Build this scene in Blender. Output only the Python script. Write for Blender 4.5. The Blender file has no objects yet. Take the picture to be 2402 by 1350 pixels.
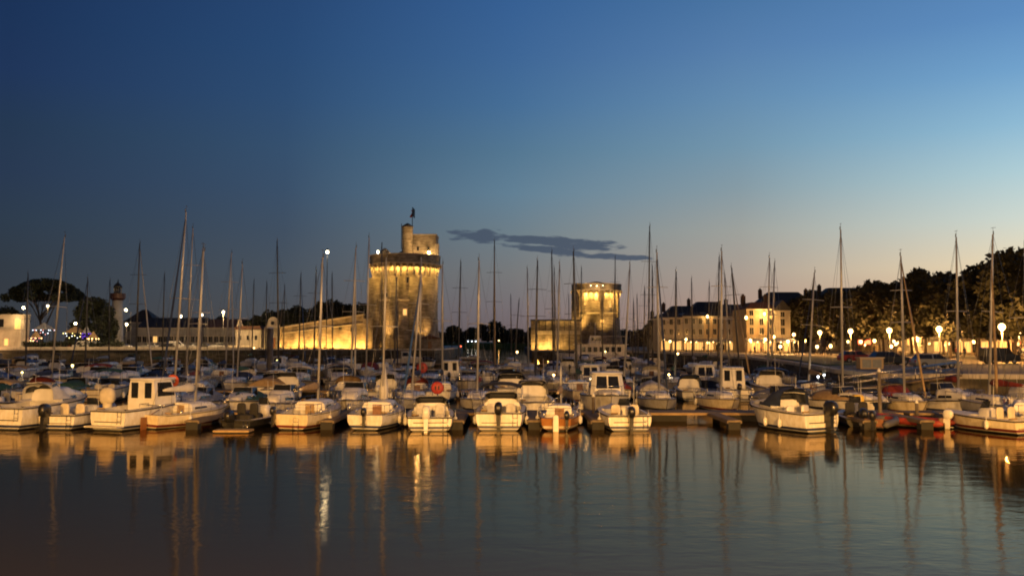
import bpy, bmesh, math, random
from mathutils import Vector, Matrix
R = math.radians
PI = math.pi
random.seed(11)
scene = bpy.context.scene
COL = scene.collection
FPX = 2080.0
PITCH = math.atan(125 / FPX)
CZ = 5.0

def at(px, py, Y):
    """world point at depth Y on the line of sight of a photo pixel (2402 x 1350)"""
    u = (px - 1201) / FPX; v = (675 - py) / FPX
    y = math.cos(PITCH) - math.sin(PITCH) * v
    z = math.sin(PITCH) + math.cos(PITCH) * v
    return Vector((u / y * Y, Y, CZ + z / y * Y))
def gx(px, Y, py=810): return at(px, py, Y).x

# ------------------------------------------------------------------ materials
def new_mat(name):
    m = bpy.data.materials.new(name); m.use_nodes = True
    nt = m.node_tree; b = nt.nodes['Principled BSDF']
    return m, nt, b
def N(nt, t, **kw):
    n = nt.nodes.new(t)
    for k, v in kw.items(): setattr(n, k, v)
    return n
def pm(name, c1, c2=None, scale=2.0, rough=0.6, metal=0.0, bump=0.0, bscale=None, stretch=(1, 1, 1), coat=0.0, detail=5, spec=0.5, courses=0):
    m, nt, b = new_mat(name)
    c1 = tuple(c1) + (1,); c2 = (tuple(c2) + (1,)) if c2 else tuple(x * .75 for x in c1[:3]) + (1,)
    tc = N(nt, 'ShaderNodeTexCoord'); mp = N(nt, 'ShaderNodeMapping'); mp.inputs['Scale'].default_value = stretch
    nt.links.new(tc.outputs['Object'], mp.inputs[0])
    oi = N(nt, 'ShaderNodeObjectInfo')
    va = N(nt, 'ShaderNodeVectorMath', operation='ADD'); nt.links.new(mp.outputs[0], va.inputs[0]); nt.links.new(oi.outputs['Random'], va.inputs[1])
    no = N(nt, 'ShaderNodeTexNoise'); no.inputs['Scale'].default_value = scale; no.inputs['Detail'].default_value = detail
    nt.links.new(va.outputs[0], no.inputs['Vector'])
    r = N(nt, 'ShaderNodeValToRGB'); r.color_ramp.elements[0].position = .35; r.color_ramp.elements[1].position = .68
    r.color_ramp.elements[0].color = c2; r.color_ramp.elements[1].color = c1
    nt.links.new(no.outputs['Fac'], r.inputs[0]); out = r.outputs[0]
    if courses:
        m3 = N(nt, 'ShaderNodeMapping'); m3.inputs['Scale'].default_value = (.35, .35, 1.7); nt.links.new(tc.outputs['Object'], m3.inputs[0])
        n3 = N(nt, 'ShaderNodeTexNoise'); n3.inputs['Scale'].default_value = courses; n3.inputs['Detail'].default_value = 2; nt.links.new(m3.outputs[0], n3.inputs['Vector'])
        r3 = N(nt, 'ShaderNodeValToRGB'); r3.color_ramp.elements[0].position = .38; r3.color_ramp.elements[0].color = (.55, .52, .48, 1); r3.color_ramp.elements[1].position = .6; r3.color_ramp.elements[1].color = (1, 1, 1, 1)
        nt.links.new(n3.outputs['Fac'], r3.inputs[0])
        mx = N(nt, 'ShaderNodeMix', data_type='RGBA', blend_type='MULTIPLY'); mx.inputs[0].default_value = 1; nt.links.new(out, mx.inputs[6]); nt.links.new(r3.outputs[0], mx.inputs[7]); out = mx.outputs[2]
    nt.links.new(out, b.inputs['Base Color'])
    b.inputs['Roughness'].default_value = rough; b.inputs['Metallic'].default_value = metal
    b.inputs['Specular IOR Level'].default_value = spec
    if coat: b.inputs['Coat Weight'].default_value = coat
    if bump:
        n2 = N(nt, 'ShaderNodeTexNoise'); n2.inputs['Scale'].default_value = bscale or scale * 4; n2.inputs['Detail'].default_value = 4
        nt.links.new(mp.outputs[0], n2.inputs['Vector'])
        bp = N(nt, 'ShaderNodeBump'); bp.inputs['Strength'].default_value = bump; bp.inputs['Distance'].default_value = .05
        nt.links.new(n2.outputs['Fac'], bp.inputs['Height']); nt.links.new(bp.outputs[0], b.inputs['Normal'])
    return m
def em(name, col, s):
    m, nt, b = new_mat(name)
    b.inputs['Base Color'].default_value = tuple(x * .6 for x in col) + (1,)
    b.inputs['Emission Color'].default_value = tuple(col) + (1,)
    b.inputs['Emission Strength'].default_value = s
    return m
def hullmat(name, col, stripe, foul=(.02, .025, .03)):
    """gelcoat with fine dirt, a boot stripe above the waterline and antifouling below"""
    m, nt, b = new_mat(name)
    g = N(nt, 'ShaderNodeTexCoord'); sp = N(nt, 'ShaderNodeSeparateXYZ'); nt.links.new(g.outputs['Object'], sp.inputs[0])
    r = N(nt, 'ShaderNodeValToRGB'); r.color_ramp.interpolation = 'CONSTANT'
    e = r.color_ramp.elements
    e[0].position = 0; e[0].color = foul + (1,)
    e[1].position = .14; e[1].color = tuple(c * .62 for c in col) + (1,)
    x = e.new(.17); x.color = stripe + (1,)
    x = e.new(.24); x.color = tuple(col) + (1,)
    mp = N(nt, 'ShaderNodeMath', operation='MULTIPLY_ADD'); mp.inputs[1].default_value = .5; mp.inputs[2].default_value = .1
    nt.links.new(sp.outputs['Z'], mp.inputs[0]); nt.links.new(mp.outputs[0], r.inputs[0])
    no = N(nt, 'ShaderNodeTexNoise'); no.inputs['Scale'].default_value = 3; no.inputs['Detail'].default_value = 6
    mm = N(nt, 'ShaderNodeMapping'); mm.inputs['Scale'].default_value = (1.5, 1.5, .8)
    nt.links.new(g.outputs['Object'], mm.inputs[0]); nt.links.new(mm.outputs[0], no.inputs['Vector'])
    r2 = N(nt, 'ShaderNodeValToRGB'); r2.color_ramp.elements[0].position = .35; r2.color_ramp.elements[0].color = (.82, .78, .7, 1)
    r2.color_ramp.elements[1].position = .62; r2.color_ramp.elements[1].color = (1, 1, 1, 1)
    nt.links.new(no.outputs['Fac'], r2.inputs[0])
    mx = N(nt, 'ShaderNodeMix', data_type='RGBA', blend_type='MULTIPLY'); mx.inputs[0].default_value = 1
    nt.links.new(r.outputs[0], mx.inputs[6]); nt.links.new(r2.outputs[0], mx.inputs[7])
    nt.links.new(mx.outputs[2], b.inputs['Base Color'])
    b.inputs['Roughness'].default_value = .38
    return m
M = {}
M['hull_white'] = hullmat('hull_white', (.72, .7, .66), (.02, .03, .09))
M['hull_cream'] = hullmat('hull_cream', (.66, .58, .42), (.12, .02, .02))
M['hull_grey'] = hullmat('hull_grey', (.38, .38, .38), (.02, .02, .02))
M['hull_navy'] = hullmat('hull_navy', (.03, .045, .1), (.6, .6, .6))
M['hull_black'] = hullmat('hull_black', (.02, .02, .022), (.03, .03, .03))
M['hull_red'] = hullmat('hull_red', (.35, .05, .03), (.5, .5, .5))
M['hull_wood'] = hullmat('hull_wood', (.3, .13, .04), (.5, .45, .35))
M['deck'] = pm('deck_gelcoat', (.56, .54, .5), (.4, .38, .35), 3, .5)
M['deck_teak'] = pm('deck_teak', (.28, .16, .08), (.18, .1, .05), 9, .7, stretch=(6, .6, 1))
M['white'] = pm('white_gelcoat', (.75, .73, .7), (.62, .6, .55), 1.6, .4)
M['cream'] = pm('cream_cloth', (.62, .55, .42), (.5, .44, .33), 4, .8, bump=.3)
M['can_grey'] = pm('canvas_grey', (.26, .27, .3), (.18, .19, .21), 3, .9, bump=.3)
M['can_navy'] = pm('canvas_navy', (.02, .035, .09), (.012, .02, .05), 3, .9, bump=.3)
M['can_black'] = pm('canvas_black', (.02, .02, .024), (.012, .012, .014), 3, .85, bump=.3)
M['can_tan'] = pm('canvas_tan', (.36, .25, .13), (.25, .17, .09), 3, .9, bump=.3)
M['can_white'] = pm('canvas_white', (.62, .6, .56), (.48, .46, .42), 3, .85, bump=.4)
M['can_red'] = pm('canvas_red', (.22, .03, .025), (.14, .02, .018), 3, .9, bump=.3)
M['can_green'] = pm('canvas_green', (.03, .1, .06), (.02, .06, .04), 3, .9, bump=.3)
M['can_blue'] = pm('canvas_blue', (.04, .1, .26), (.03, .07, .18), 3, .9, bump=.3)
M['alu'] = pm('mast_aluminium', (.55, .54, .52), (.42, .41, .4), 1.2, .42, metal=.35)
M['alu_silhouette'] = pm('mast_silhouette', (.12, .12, .12), (.07, .07, .07), 1.2, .5, metal=.3)  # darker copy of the mast metal: unlit silhouettes put into the colour
M['steel'] = pm('stainless', (.6, .6, .6), (.45, .45, .45), 6, .25, metal=1)
M['wire'] = pm('rigging_wire', (.25, .25, .25), (.15, .15, .15), 6, .4, metal=.8)
M['glass'] = pm('dark_glass', (.02, .022, .028), (.012, .014, .018), 2, .08)
M['black'] = pm('black_plastic', (.018, .018, .02), (.01, .01, .011), 5, .32, coat=.3)
M['rubber'] = pm('black_rubber', (.02, .02, .02), (.012, .012, .012), 8, .75)
M['rubgrey'] = pm('grey_hypalon', (.09, .09, .1), (.06, .06, .065), 4, .6)
M['rubred'] = pm('red_hypalon', (.3, .035, .02), (.2, .03, .02), 4, .6)
M['engine_white'] = pm('engine_white', (.7, .69, .66), (.6, .59, .55), 4, .35, coat=.3)
M['fender'] = pm('fender_vinyl', (.7, .69, .66), (.5, .48, .44), 7, .5)
M['orange'] = pm('orange_float', (.75, .13, .03), (.6, .09, .02), 5, .6)
M['redpaint'] = pm('red_paint', (.38, .035, .025), (.26, .025, .018), 5, .55)
M['yellow'] = pm('yellow_float', (.7, .5, .08), (.6, .4, .06), 5, .6)
M['wood'] = pm('pontoon_planks', (.2, .15, .1), (.11, .085, .06), 5, .85, stretch=(1, 8, 1), bump=.4)
M['varnish'] = pm('varnished_wood', (.22, .09, .03), (.13, .05, .02), 6, .4, stretch=(1, 5, 1), coat=.4)
M['float'] = pm('pontoon_float', (.022, .02, .018), (.02, .02, .018), 3, .9, bump=.4)
M['pile'] = pm('steel_pile', (.18, .16, .14), (.09, .07, .05), 3, .7, stretch=(1, 1, .3), bump=.3)
M['stone'] = pm('pale_limestone', (.42, .36, .28), (.13, .11, .085), .35, .9, bump=.6, bscale=1.2, stretch=(1, 1, .6), detail=9, courses=1.6)
M['stone_trim'] = pm('limestone_trim', (.5, .44, .35), (.38, .33, .26), .8, .85, bump=.3)
M['quaywall'] = pm('quay_masonry', (.16, .135, .1), (.05, .05, .035), .5, .9, bump=.6, bscale=2, stretch=(1, 1, 2), detail=8, courses=1.2)
M['coping'] = pm('quay_coping', (.6, .54, .44), (.46, .41, .33), 1, .85, bump=.2)
M['paving'] = pm('quay_paving', (.15, .12, .09), (.09, .075, .06), .6, .85, bump=.2, bscale=3)
M['paving_lamplit'] = pm('pale_quay_paving', (.45, .4, .32), (.34, .3, .24), .6, .85, bump=.2, bscale=3)  # paler copy of the paving: lamplight put into the colour
M['asphalt'] = pm('asphalt', (.055, .055, .055), (.04, .04, .04), 2, .9, bump=.2)
M['grass'] = pm('grass_mat', (.06, .1, .03), (.03, .06, .02), 1, .95, bump=.5)
M['render_pale'] = pm('pale_render', (.52, .46, .37), (.38, .33, .26), .5, .9, bump=.1, detail=8)
M['render_ochre'] = pm('ochre_render', (.5, .37, .22), (.38, .28, .17), .5, .9, bump=.1, detail=8)
M['render_grey'] = pm('grey_render', (.34, .32, .29), (.25, .23, .21), .5, .9, bump=.1, detail=8)
M['render_white'] = pm('white_render', (.42, .4, .35), (.32, .3, .26), .5, .85, bump=.1, detail=8)
M['slate'] = pm('slate_roof', (.03, .028, .028), (.018, .017, .017), 1.5, .7, bump=.4, stretch=(1, 1, 4))
M['tile'] = pm('clay_tile_roof', (.14, .065, .04), (.08, .04, .028), 1.5, .85, bump=.5, stretch=(3, 1, 1))
M['brick'] = pm('chimney_brick', (.1, .06, .045), (.07, .045, .035), 4, .9)
M['shutter'] = pm('painted_shutter', (.25, .27, .27), (.2, .21, .21), 3, .7)
M['redmetal'] = pm('lantern_red', (.05, .016, .014), (.035, .013, .012), 3, .5)
M['iron'] = pm('dark_iron', (.03, .032, .035), (.02, .02, .02), 5, .5, metal=.4)
M['bark'] = pm('bark', (.08, .06, .045), (.045, .035, .028), 3, .95, bump=.8, stretch=(1, 1, .3))
M['leaf'] = pm('plane_leaves', (.038, .036, .016), (.024, .025, .012), .6, .8)
M['leafdark'] = pm('evergreen_leaves', (.022, .03, .015), (.014, .02, .01), .6, .85)
M['awn_cream'] = pm('awning_cream', (.6, .5, .34), (.5, .42, .28), 2, .9)
M['awn_red'] = pm('awning_red', (.4, .06, .04), (.3, .04, .03), 2, .9)
M['skin'] = pm('skin', (.5, .3, .2), (.45, .26, .17), 8, .6)
M['cl_dark'] = pm('cloth_dark', (.03, .03, .04), (.02, .02, .03), 8, .9)
M['cl_blue'] = pm('cloth_blue', (.05, .08, .16), (.04, .06, .12), 8, .9)
M['cl_pale'] = pm('cloth_pale', (.5, .47, .42), (.42, .4, .36), 8, .9)
M['cl_red'] = pm('cloth_red', (.3, .05, .04), (.22, .04, .03), 8, .9)
M['hair'] = pm('hair', (.04, .025, .015), (.02, .012, .008), 20, .7)
M['car_white'] = pm('car_white', (.6, .6, .58), (.55, .55, .53), 1, .3, coat=.5)
M['car_silver'] = pm('car_silver', (.35, .36, .37), (.3, .31, .32), 1, .3, metal=.5, coat=.5)
M['car_dark'] = pm('car_dark', (.03, .035, .045), (.02, .025, .03), 1, .25, coat=.6)
M['car_red'] = pm('car_red', (.3, .03, .02), (.25, .025, .02), 1, .3, coat=.5)
M['lamp_warm'] = em('lamp_warm', (1, .62, .22), 45)
M['lamp_white'] = em('lamp_white', (1, .82, .5), 14)
M['lamp_hot'] = em('lamp_hot', (1, .62, .22), 9)
M['bulb_warm'] = em('bulb_warm', (1, .6, .2), 12)
M['bulb_cold'] = em('bulb_cold', (.8, .9, 1), 5)
M['bulb_yellow'] = em('bulb_yellow', (1, .85, .3), 5)
M['bulb_purple'] = em('bulb_purple', (.2, .06, 1), 1.6)
M['bulb_pink'] = em('bulb_pink', (1, .35, .3), 2.5)
M['win_lit'] = em('lit_window', (1, .56, .16), 1.1)
M['win_shop'] = em('lit_shopfront', (1, .52, .14), 1.1)
M['win_red'] = em('red_sign_light', (1, .12, .04), 5)

# ------------------------------------------------------------------ mesh builder
class MB:
    def __init__(s): s.v = []; s.f = []; s.sm = []
    def add(s, vs, fs, smooth=False):
        k = len(s.v); s.v += [tuple(p) for p in vs]
        s.f += [tuple(i + k for i in f) for f in fs]; s.sm += [smooth] * len(fs); return s
    def box(s, x0, x1, y0, y1, z0, z1):
        return s.hexa([(x0, y0), (x1, y0), (x1, y1), (x0, y1)], z0, [(x0, y0), (x1, y0), (x1, y1), (x0, y1)], z1)
    def hexa(s, lo, z0, hi, z1):
        vs = [(x, y, z0) for x, y in lo] + [(x, y, z1) for x, y in hi]
        return s.add(vs, [(3, 2, 1, 0), (4, 5, 6, 7), (0, 1, 5, 4), (1, 2, 6, 5), (2, 3, 7, 6), (3, 0, 4, 7)])
    def tube(s, pts, r, n=6, smooth=True, sq=1.0):
        pts = [Vector(p) for p in pts]
        if not isinstance(r, (list, tuple)): r = [r] * len(pts)
        rings = []
        for i, p in enumerate(pts):
            d = (pts[min(i + 1, len(pts) - 1)] - pts[max(i - 1, 0)]).normalized()
            a = d.cross(Vector((0, 0, 1))) if abs(d.z) < .95 else d.cross(Vector((0, 1, 0)))
            a.normalize(); b = d.cross(a)
            rings.append([p + a * (math.cos(2 * PI * k / n) * r[i]) + b * (math.sin(2 * PI * k / n) * r[i] * sq) for k in range(n)])
        return s.loft(rings, smooth=smooth)
    def loft(s, rings, closed=True, cap=True, smooth=True):
        n = len(rings[0]); vs = [p for r in rings for p in r]; fs = []
        m = n if closed else n - 1
        for i in range(len(rings) - 1):
            for k in range(m):
                a = i * n + k; b = i * n + (k + 1) % n
                fs.append((a, b, b + n, a + n))
        k0 = len(s.v)
        s.add(vs, fs, smooth)
        if cap:
            s.f.append(tuple(k0 + k for k in range(n))[::-1]); s.sm.append(False)
            e = k0 + (len(rings) - 1) * n
            s.f.append(tuple(e + k for k in range(n))); s.sm.append(False)
        return s
    def lathe(s, prof, n=16, c=(0, 0, 0), smooth=True, cap=True, a0=0, a1=2 * PI):
        full = abs(a1 - a0 - 2 * PI) < 1e-6
        k_ = n if full else n + 1
        rings = [[(c[0] + r * math.cos(a0 + (a1 - a0) * k / n), c[1] + r * math.sin(a0 + (a1 - a0) * k / n), c[2] + z) for k in range(k_)] for r, z in prof]
        return s.loft(rings, closed=True, cap=cap, smooth=smooth)
    def blob(s, c, rx, ry, rz, n=10, m=6, smooth=True):
        prof = [(max(math.sin(PI * i / m), .02), -math.cos(PI * i / m)) for i in range(m + 1)]
        rings = [[(c[0] + rx * r * math.cos(2 * PI * k / n), c[1] + ry * r * math.sin(2 * PI * k / n), c[2] + rz * z) for k in range(n)] for r, z in prof]
        return s.loft(rings, smooth=smooth)
    def sbox(s, c, hx, hy, hz, p=4, n=16, m=8):
        """rounded box (superellipsoid)"""
        def sg(v, e): return math.copysign(abs(v) ** e, v)
        e = 2 / p; rings = []
        for i in range(m + 1):
            t = -PI / 2 + PI * i / m
            ct = max(abs(math.cos(t)) ** e, .03); st = sg(math.sin(t), e)
            rings.append([(c[0] + hx * ct * sg(math.cos(2 * PI * k / n), e), c[1] + hy * ct * sg(math.sin(2 * PI * k / n), e), c[2] + hz * st) for k in range(n)])
        return s.loft(rings, smooth=True)
    def prism(s, poly, axis, a, b, smooth=False):
        def P(u, v, w): return {'x': (w, u, v), 'y': (u, w, v), 'z': (u, v, w)}[axis]
        return s.loft([[P(u, v, a) for u, v in poly], [P(u, v, b) for u, v in poly]], smooth=smooth)
    def xf(s, mat, i0=0):
        for i in range(i0, len(s.v)): s.v[i] = tuple(mat @ Vector(s.v[i]))
        return s
    def mesh(s, name, recalc=True):
        me = bpy.data.meshes.new(name); me.from_pydata(s.v, [], s.f)
        me.polygons.foreach_set('use_smooth', s.sm)
        if recalc and len(s.v) < 9000:
            bm = bmesh.new(); bm.from_mesh(me); bmesh.ops.recalc_face_normals(bm, faces=bm.faces); bm.to_mesh(me); bm.free()
        me.materials.append(None); me.update(); return me

CACHE = {}
def part(name, key, fn, m, parent=None, loc=None, rot=None, label=None):
    """one object; meshes with the same key are shared"""
    if key is not None and key in CACHE: me = CACHE[key]
    else:
        mb = fn() if callable(fn) else fn
        me = mb.mesh(name)
        if key is not None: CACHE[key] = me
    o = bpy.data.objects.new(name, me); COL.objects.link(o)
    o.material_slots[0].link = 'OBJECT'; o.material_slots[0].material = M[m] if isinstance(m, str) else m
    if parent: o.parent = parent
    if loc is not None: o.location = loc
    if rot is not None: o.rotation_euler = rot
    if label: o['label'] = label
    return o
LABELS = {}
ORD = ['', 'second', 'third', 'fourth', 'fifth', 'sixth', 'seventh', 'eighth', 'ninth', 'tenth', 'eleventh', 'twelfth', 'thirteenth', 'fourteenth', 'fifteenth']
def tag(o, label, cat, group=None, kind=None):
    o['label'] = label; o['category'] = cat
    if group: o['group'] = group
    if kind: o['kind'] = kind
    return o
def thing(name, label, cat, loc=(0, 0, 0), rz=0, group=None):
    o = bpy.data.objects.new(name, None); COL.objects.link(o); o.empty_display_size = .3
    o.location = loc; o.rotation_euler = (0, 0, rz)
    return tag(o, label, cat, group)
def struct(name, mb, m, kind='structure'):
    o = part(name, None, mb, m); o['kind'] = kind; return o
def light(name, parent, loc, power, col=(1, .6, .25), r=.15, spot=None, rot=None, blend=.6):
    l = bpy.data.lights.new(name, 'SPOT' if spot else 'POINT'); l.energy = power; l.color = col; l.shadow_soft_size = r
    if spot: l.spot_size = R(spot); l.spot_blend = blend
    o = bpy.data.objects.new(name, l); COL.objects.link(o)
    if parent: o.parent = parent
    o.location = loc
    if rot: o.rotation_euler = rot
    return o
def aim(o, d): o.rotation_euler = Vector(d).to_track_quat('-Z', 'Y').to_euler()
# ------------------------------------------------------------------ boats (local: stern at y=0, bow towards +y, waterline z=0)
def hshape(kind, t):
    if kind == 'sail':
        return 1 - .3 * ((.42 - t) / .42) ** 1.8 if t < .42 else max(1 - ((t - .42) / .58) ** 2.1, .015)
    return 1 - .1 * ((.35 - t) / .35) ** 2 if t < .35 else max(1 - ((t - .35) / .65) ** 3.0, .015)
def sheer(t, Fs, Fb): return Fs + (Fb - Fs) * t ** 1.5
def hull_mb(kind, L, B, Fs, Fb):
    mb = MB(); rings = []; n = 14
    for i in range(n + 1):
        t = i / n; b = B / 2 * hshape(kind, t); zs = sheer(t, Fs, Fb)
        dk = .38 * (1 - t ** 5)
        if kind == 'sail':
            q = max(0, 1 - t / .45) ** 1.3; mixp = lambda a, c: (b * (a[0] * (1 - q) + c[0] * q), a[1] * (1 - q) + c[1] * q)
            sec = [(b, zs)] + [mixp(a, c) for a, c in (((1.0, zs * .62), (.99, zs * .55)), ((.93, zs * .25), (.87, zs * .24)), ((.76, -.02), (.64, .05)), ((.4, -.6 * dk), (.34, -.04)), ((0, -dk), (0, -.07)))]
        else:
            fl = 1 - .35 * t ** 2
            sec = [(b, zs), (b * (.98 * fl + .01), zs * .6), (b * .92 * fl, zs * .22), (b * .8 * fl, .04), (b * .45 * fl, -.1 - .1 * t), (0, -.14 - .24 * math.sin(PI * min(t, 1)))]
        def P(x, z):
            y = t * L - .13 * L * t ** 4 * (1 - max(z, -.2) / zs) + (-.16 * (1 - t) ** 6 * (z / zs) if kind == 'sail' else .0)
            return (x, y, z)
        rings.append([P(x, z) for x, z in sec] + [P(-x, z) for x, z in sec[-2::-1]])
    mb.loft(rings, closed=False, cap=False, smooth=True)
    k = len(mb.v); mb.add(rings[0], [tuple(range(len(rings[0])))], False)
    return mb
def rub_mb(kind, L, B, Fs, Fb, r=.035):
    mb = MB()
    for s in (-1, 1):
        mb.tube([(s * (B / 2 * hshape(kind, i / 12) + .01), i / 12 * L, sheer(i / 12, Fs, Fb) - .05) for i in range(13)], r, 5)
    mb.tube([(-B / 2 * hshape(kind, 0), -.02, Fs - .05), (B / 2 * hshape(kind, 0), -.02, Fs - .05)], r, 5)
    return mb
def deck_mb(kind, L, B, Fs, Fb, tc, floor=.25, inner=.74, t0=.05, open_stern=0):
    mb = MB(); n = 12; ts = [tc + (1 - tc) * i / n for i in range(n + 1)]
    rings = []
    for t in ts:
        b = B / 2 * hshape(kind, t) * .985; z = sheer(t, Fs, Fb)
        rings.append([(-b, t * L, z), (-b * .5, t * L, z + .05), (0, t * L, z + .07), (b * .5, t * L, z + .05), (b, t * L, z)])
    mb.loft(rings, closed=False, cap=False)
    for s in (-1, 1):
        rr = []
        for i in range(7):
            t = t0 + (tc - t0) * i / 6; b = B / 2 * hshape(kind, t); z = sheer(t, Fs, Fb)
            rr.append([(s * b * .985, t * L, z), (s * b * inner, t * L, z + .04), (s * b * inner * .97, t * L, floor)])
        mb.loft(rr, closed=False, cap=False, smooth=False)
    b0 = B / 2 * hshape(kind, 0); b1 = B / 2 * hshape(kind, tc) * inner; b2 = B / 2 * hshape(kind, t0) * inner
    z1 = sheer(tc, Fs, Fb)
    mb.add([(-b2, t0 * L, floor), (b2, t0 * L, floor), (b1, tc * L, floor), (-b1, tc * L, floor)], [(0, 1, 2, 3)])
    mb.add([(-b1, tc * L, floor), (b1, tc * L, floor), (b1, tc * L, z1 + .05), (-b1, tc * L, z1 + .05)], [(0, 1, 2, 3)])
    zt = Fs
    mb.add([(-b0, 0, zt), (b0, 0, zt), (b0, t0 * L, zt), (-b0, t0 * L, zt), (b2, t0 * L, floor), (-b2, t0 * L, floor)], [(0, 1, 2, 3), (3, 2, 4, 5)])
    return mb
def roof_mb(y0, y1, w0, w1, h, z0, z1, slope=.25, tail=.0):
    """coachroof: trapezoid section lofted along y, sloping down at its forward end"""
    mb = MB(); rings = []
    for t, k in ((0, 1 - tail), (.08, 1), (.4, 1.0), (1 - slope, .82), (1 - slope * .35, .45), (1, .04)):
        y = y0 + (y1 - y0) * t; w = w0 + (w1 - w0) * t; z = z0 + (z1 - z0) * t - .03; hh = h * k + .03
        rings.append([(-w, y, z), (-w * .94, y, z + hh * .6), (-w * .84, y, z + hh * .9), (-w * .55, y, z + hh), (w * .55, y, z + hh), (w * .84, y, z + hh * .9), (w * .94, y, z + hh * .6), (w, y, z)])
    mb.loft(rings, smooth=True); return mb
def sidewin_mb(y0, y1, w0, w1, z0, z1, h, s):
    mb = MB(); a = .975 * w0; b = .975 * w1
    vs = [(s * (a + .01), y0, z0), (s * (b + .01), y1, z1), (s * (b * .955 + .01), y1 - .08, z1 + h * .8), (s * (a * .955 + .01), y0 + .05, z0 + h)]
    vs += [(x - s * .03, y, z) for x, y, z in vs]
    return mb.add(vs, [(0, 1, 2, 3), (7, 6, 5, 4), (0, 4, 5, 1), (1, 5, 6, 2), (2, 6, 7, 3), (3, 7, 4, 0)])
def cowl_mb():
    mb = MB(); rings = []
    for z, hx, hy, yo in ((0, .1, .13, 0), (.06, .15, .24, -.02), (.22, .175, .3, -.04), (.4, .17, .29, -.05), (.52, .13, .22, -.04), (.57, .05, .1, -.02)):
        rings.append([(hx * math.copysign(abs(math.cos(a)) ** .6, math.cos(a)), yo + hy * math.copysign(abs(math.sin(a)) ** .6, math.sin(a)), z) for a in [2 * PI * k / 14 for k in range(14)]])
    return mb.loft(rings)
def leg_mb():
    mb = MB()
    mb.hexa([(-.06, -.1), (.06, -.1), (.06, .12), (-.06, .12)], -.75, [(-.1, -.12), (.1, -.12), (.1, .14), (-.1, .14)], .05)
    mb.box(-.16, .16, -.28, .1, -.5, -.47); mb.box(-.09, .09, .1, .28, -.25, .02)
    mb.tube([(0, -.2, -.72), (0, .2, -.72)], [.05, .07], 8)
    return mb
def outboard(parent, x, z, m='black', sc=1.0, tilt=0, y=-.3):
    c = part('outboard_motor', 'cowl', cowl_mb, m, parent, (x, y, z), (tilt, 0, 0)); c.scale = (sc,) * 3
    part('motor_leg', 'oleg', leg_mb, m, c); return c
def mast_mb(H, r): return MB().tube([(0, 0, 0), (0, 0, H * .7), (0, 0, H)], [r, r * .95, r * .62], 8)
def spreader_mb(w): return MB().tube([(-w, -.1, 0), (0, 0, .04), (w, -.1, 0)], .025, 5)
def vane_mb(): return MB().tube([(0, 0, 0), (0, 0, .5)], .012, 4).tube([(0, -.25, .45), (0, .2, .45)], .012, 4).tube([(.06, 0, 0), (.06, .04, .25)], .03, 5)
def wires_mb(ym, zd, H, L, B, Fs, Fb, ws):
    mb = MB(); r = .011
    for s in (-1, 1):
        mb.tube([(s * B * .46, ym - .1, zd), (s * ws, ym - .1, zd + (H) * .52), (0, ym, H + zd - .3)], r, 3)
        mb.tube([(s * B * .44, ym - .35, zd), (0, ym, zd + H * .52)], r, 3)
    mb.tube([(0, L * .985, Fb), (0, ym, H + zd - .15)], r, 3)
    mb.tube([(0, .05, Fs), (0, ym, H + zd - .05)], r, 3)
    for dx, dy in ((.12, -.1), (-.13, -.08), (.05, .16)): mb.tube([(dx, ym + dy, zd + .2), (dx * .3, ym + dy * .3, H + zd - .2)], .008, 3)   # halyards
    return mb
def cover_mb(L, r=.17):
    rings = []
    mb = MB(); n = 10
    for i in range(9):
        t = i / 8; y = -t * L; k = [.75, 1.5, 1.45, 1.25, 1.1, 1, .85, .7, .35][i]
        rings.append([(r * k * .62 * math.cos(2 * PI * j / n) * (1 + .06 * math.sin(7 * t * 3)), y, r * k * math.sin(2 * PI * j / n) + r * .5 * (k - .6)) for j in range(n)])
    return mb.loft(rings)
def furl_mb(a, b, r=.1):
    a = Vector(a); b = Vector(b); return MB().tube([a.lerp(b, t) for t in (0, .06, .3, .6, .93, 1)], [.03, r * .9, r, r * .8, r * .35, .02], 7)
def rail_mb(pts, posts, r=.016):
    mb = MB(); mb.tube(pts, r, 5)
    for p, z in posts: mb.tube([(p[0], p[1], z), p], r, 4)
    return mb
def fender(parent, x, y, z, m='fender', h=.5):
    return part('fender', ('fender', h), lambda: MB().tube([(0, 0, 0), (0, 0, .06), (0, 0, .12), (0, 0, h - .1), (0, 0, h - .04), (0, 0, h), (0, 0, h + .35)], [.03, .09, .12, .12, .08, .02, .008], 8), m, parent, (x, y, z))

def place(root, X, Y, yaw, heel=0):
    root.location = (X, Y, 0)
    root.rotation_euler = (Matrix.Rotation(heel, 3, 'Y') @ Matrix.Rotation(yaw, 3, 'Z')).to_euler()

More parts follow.
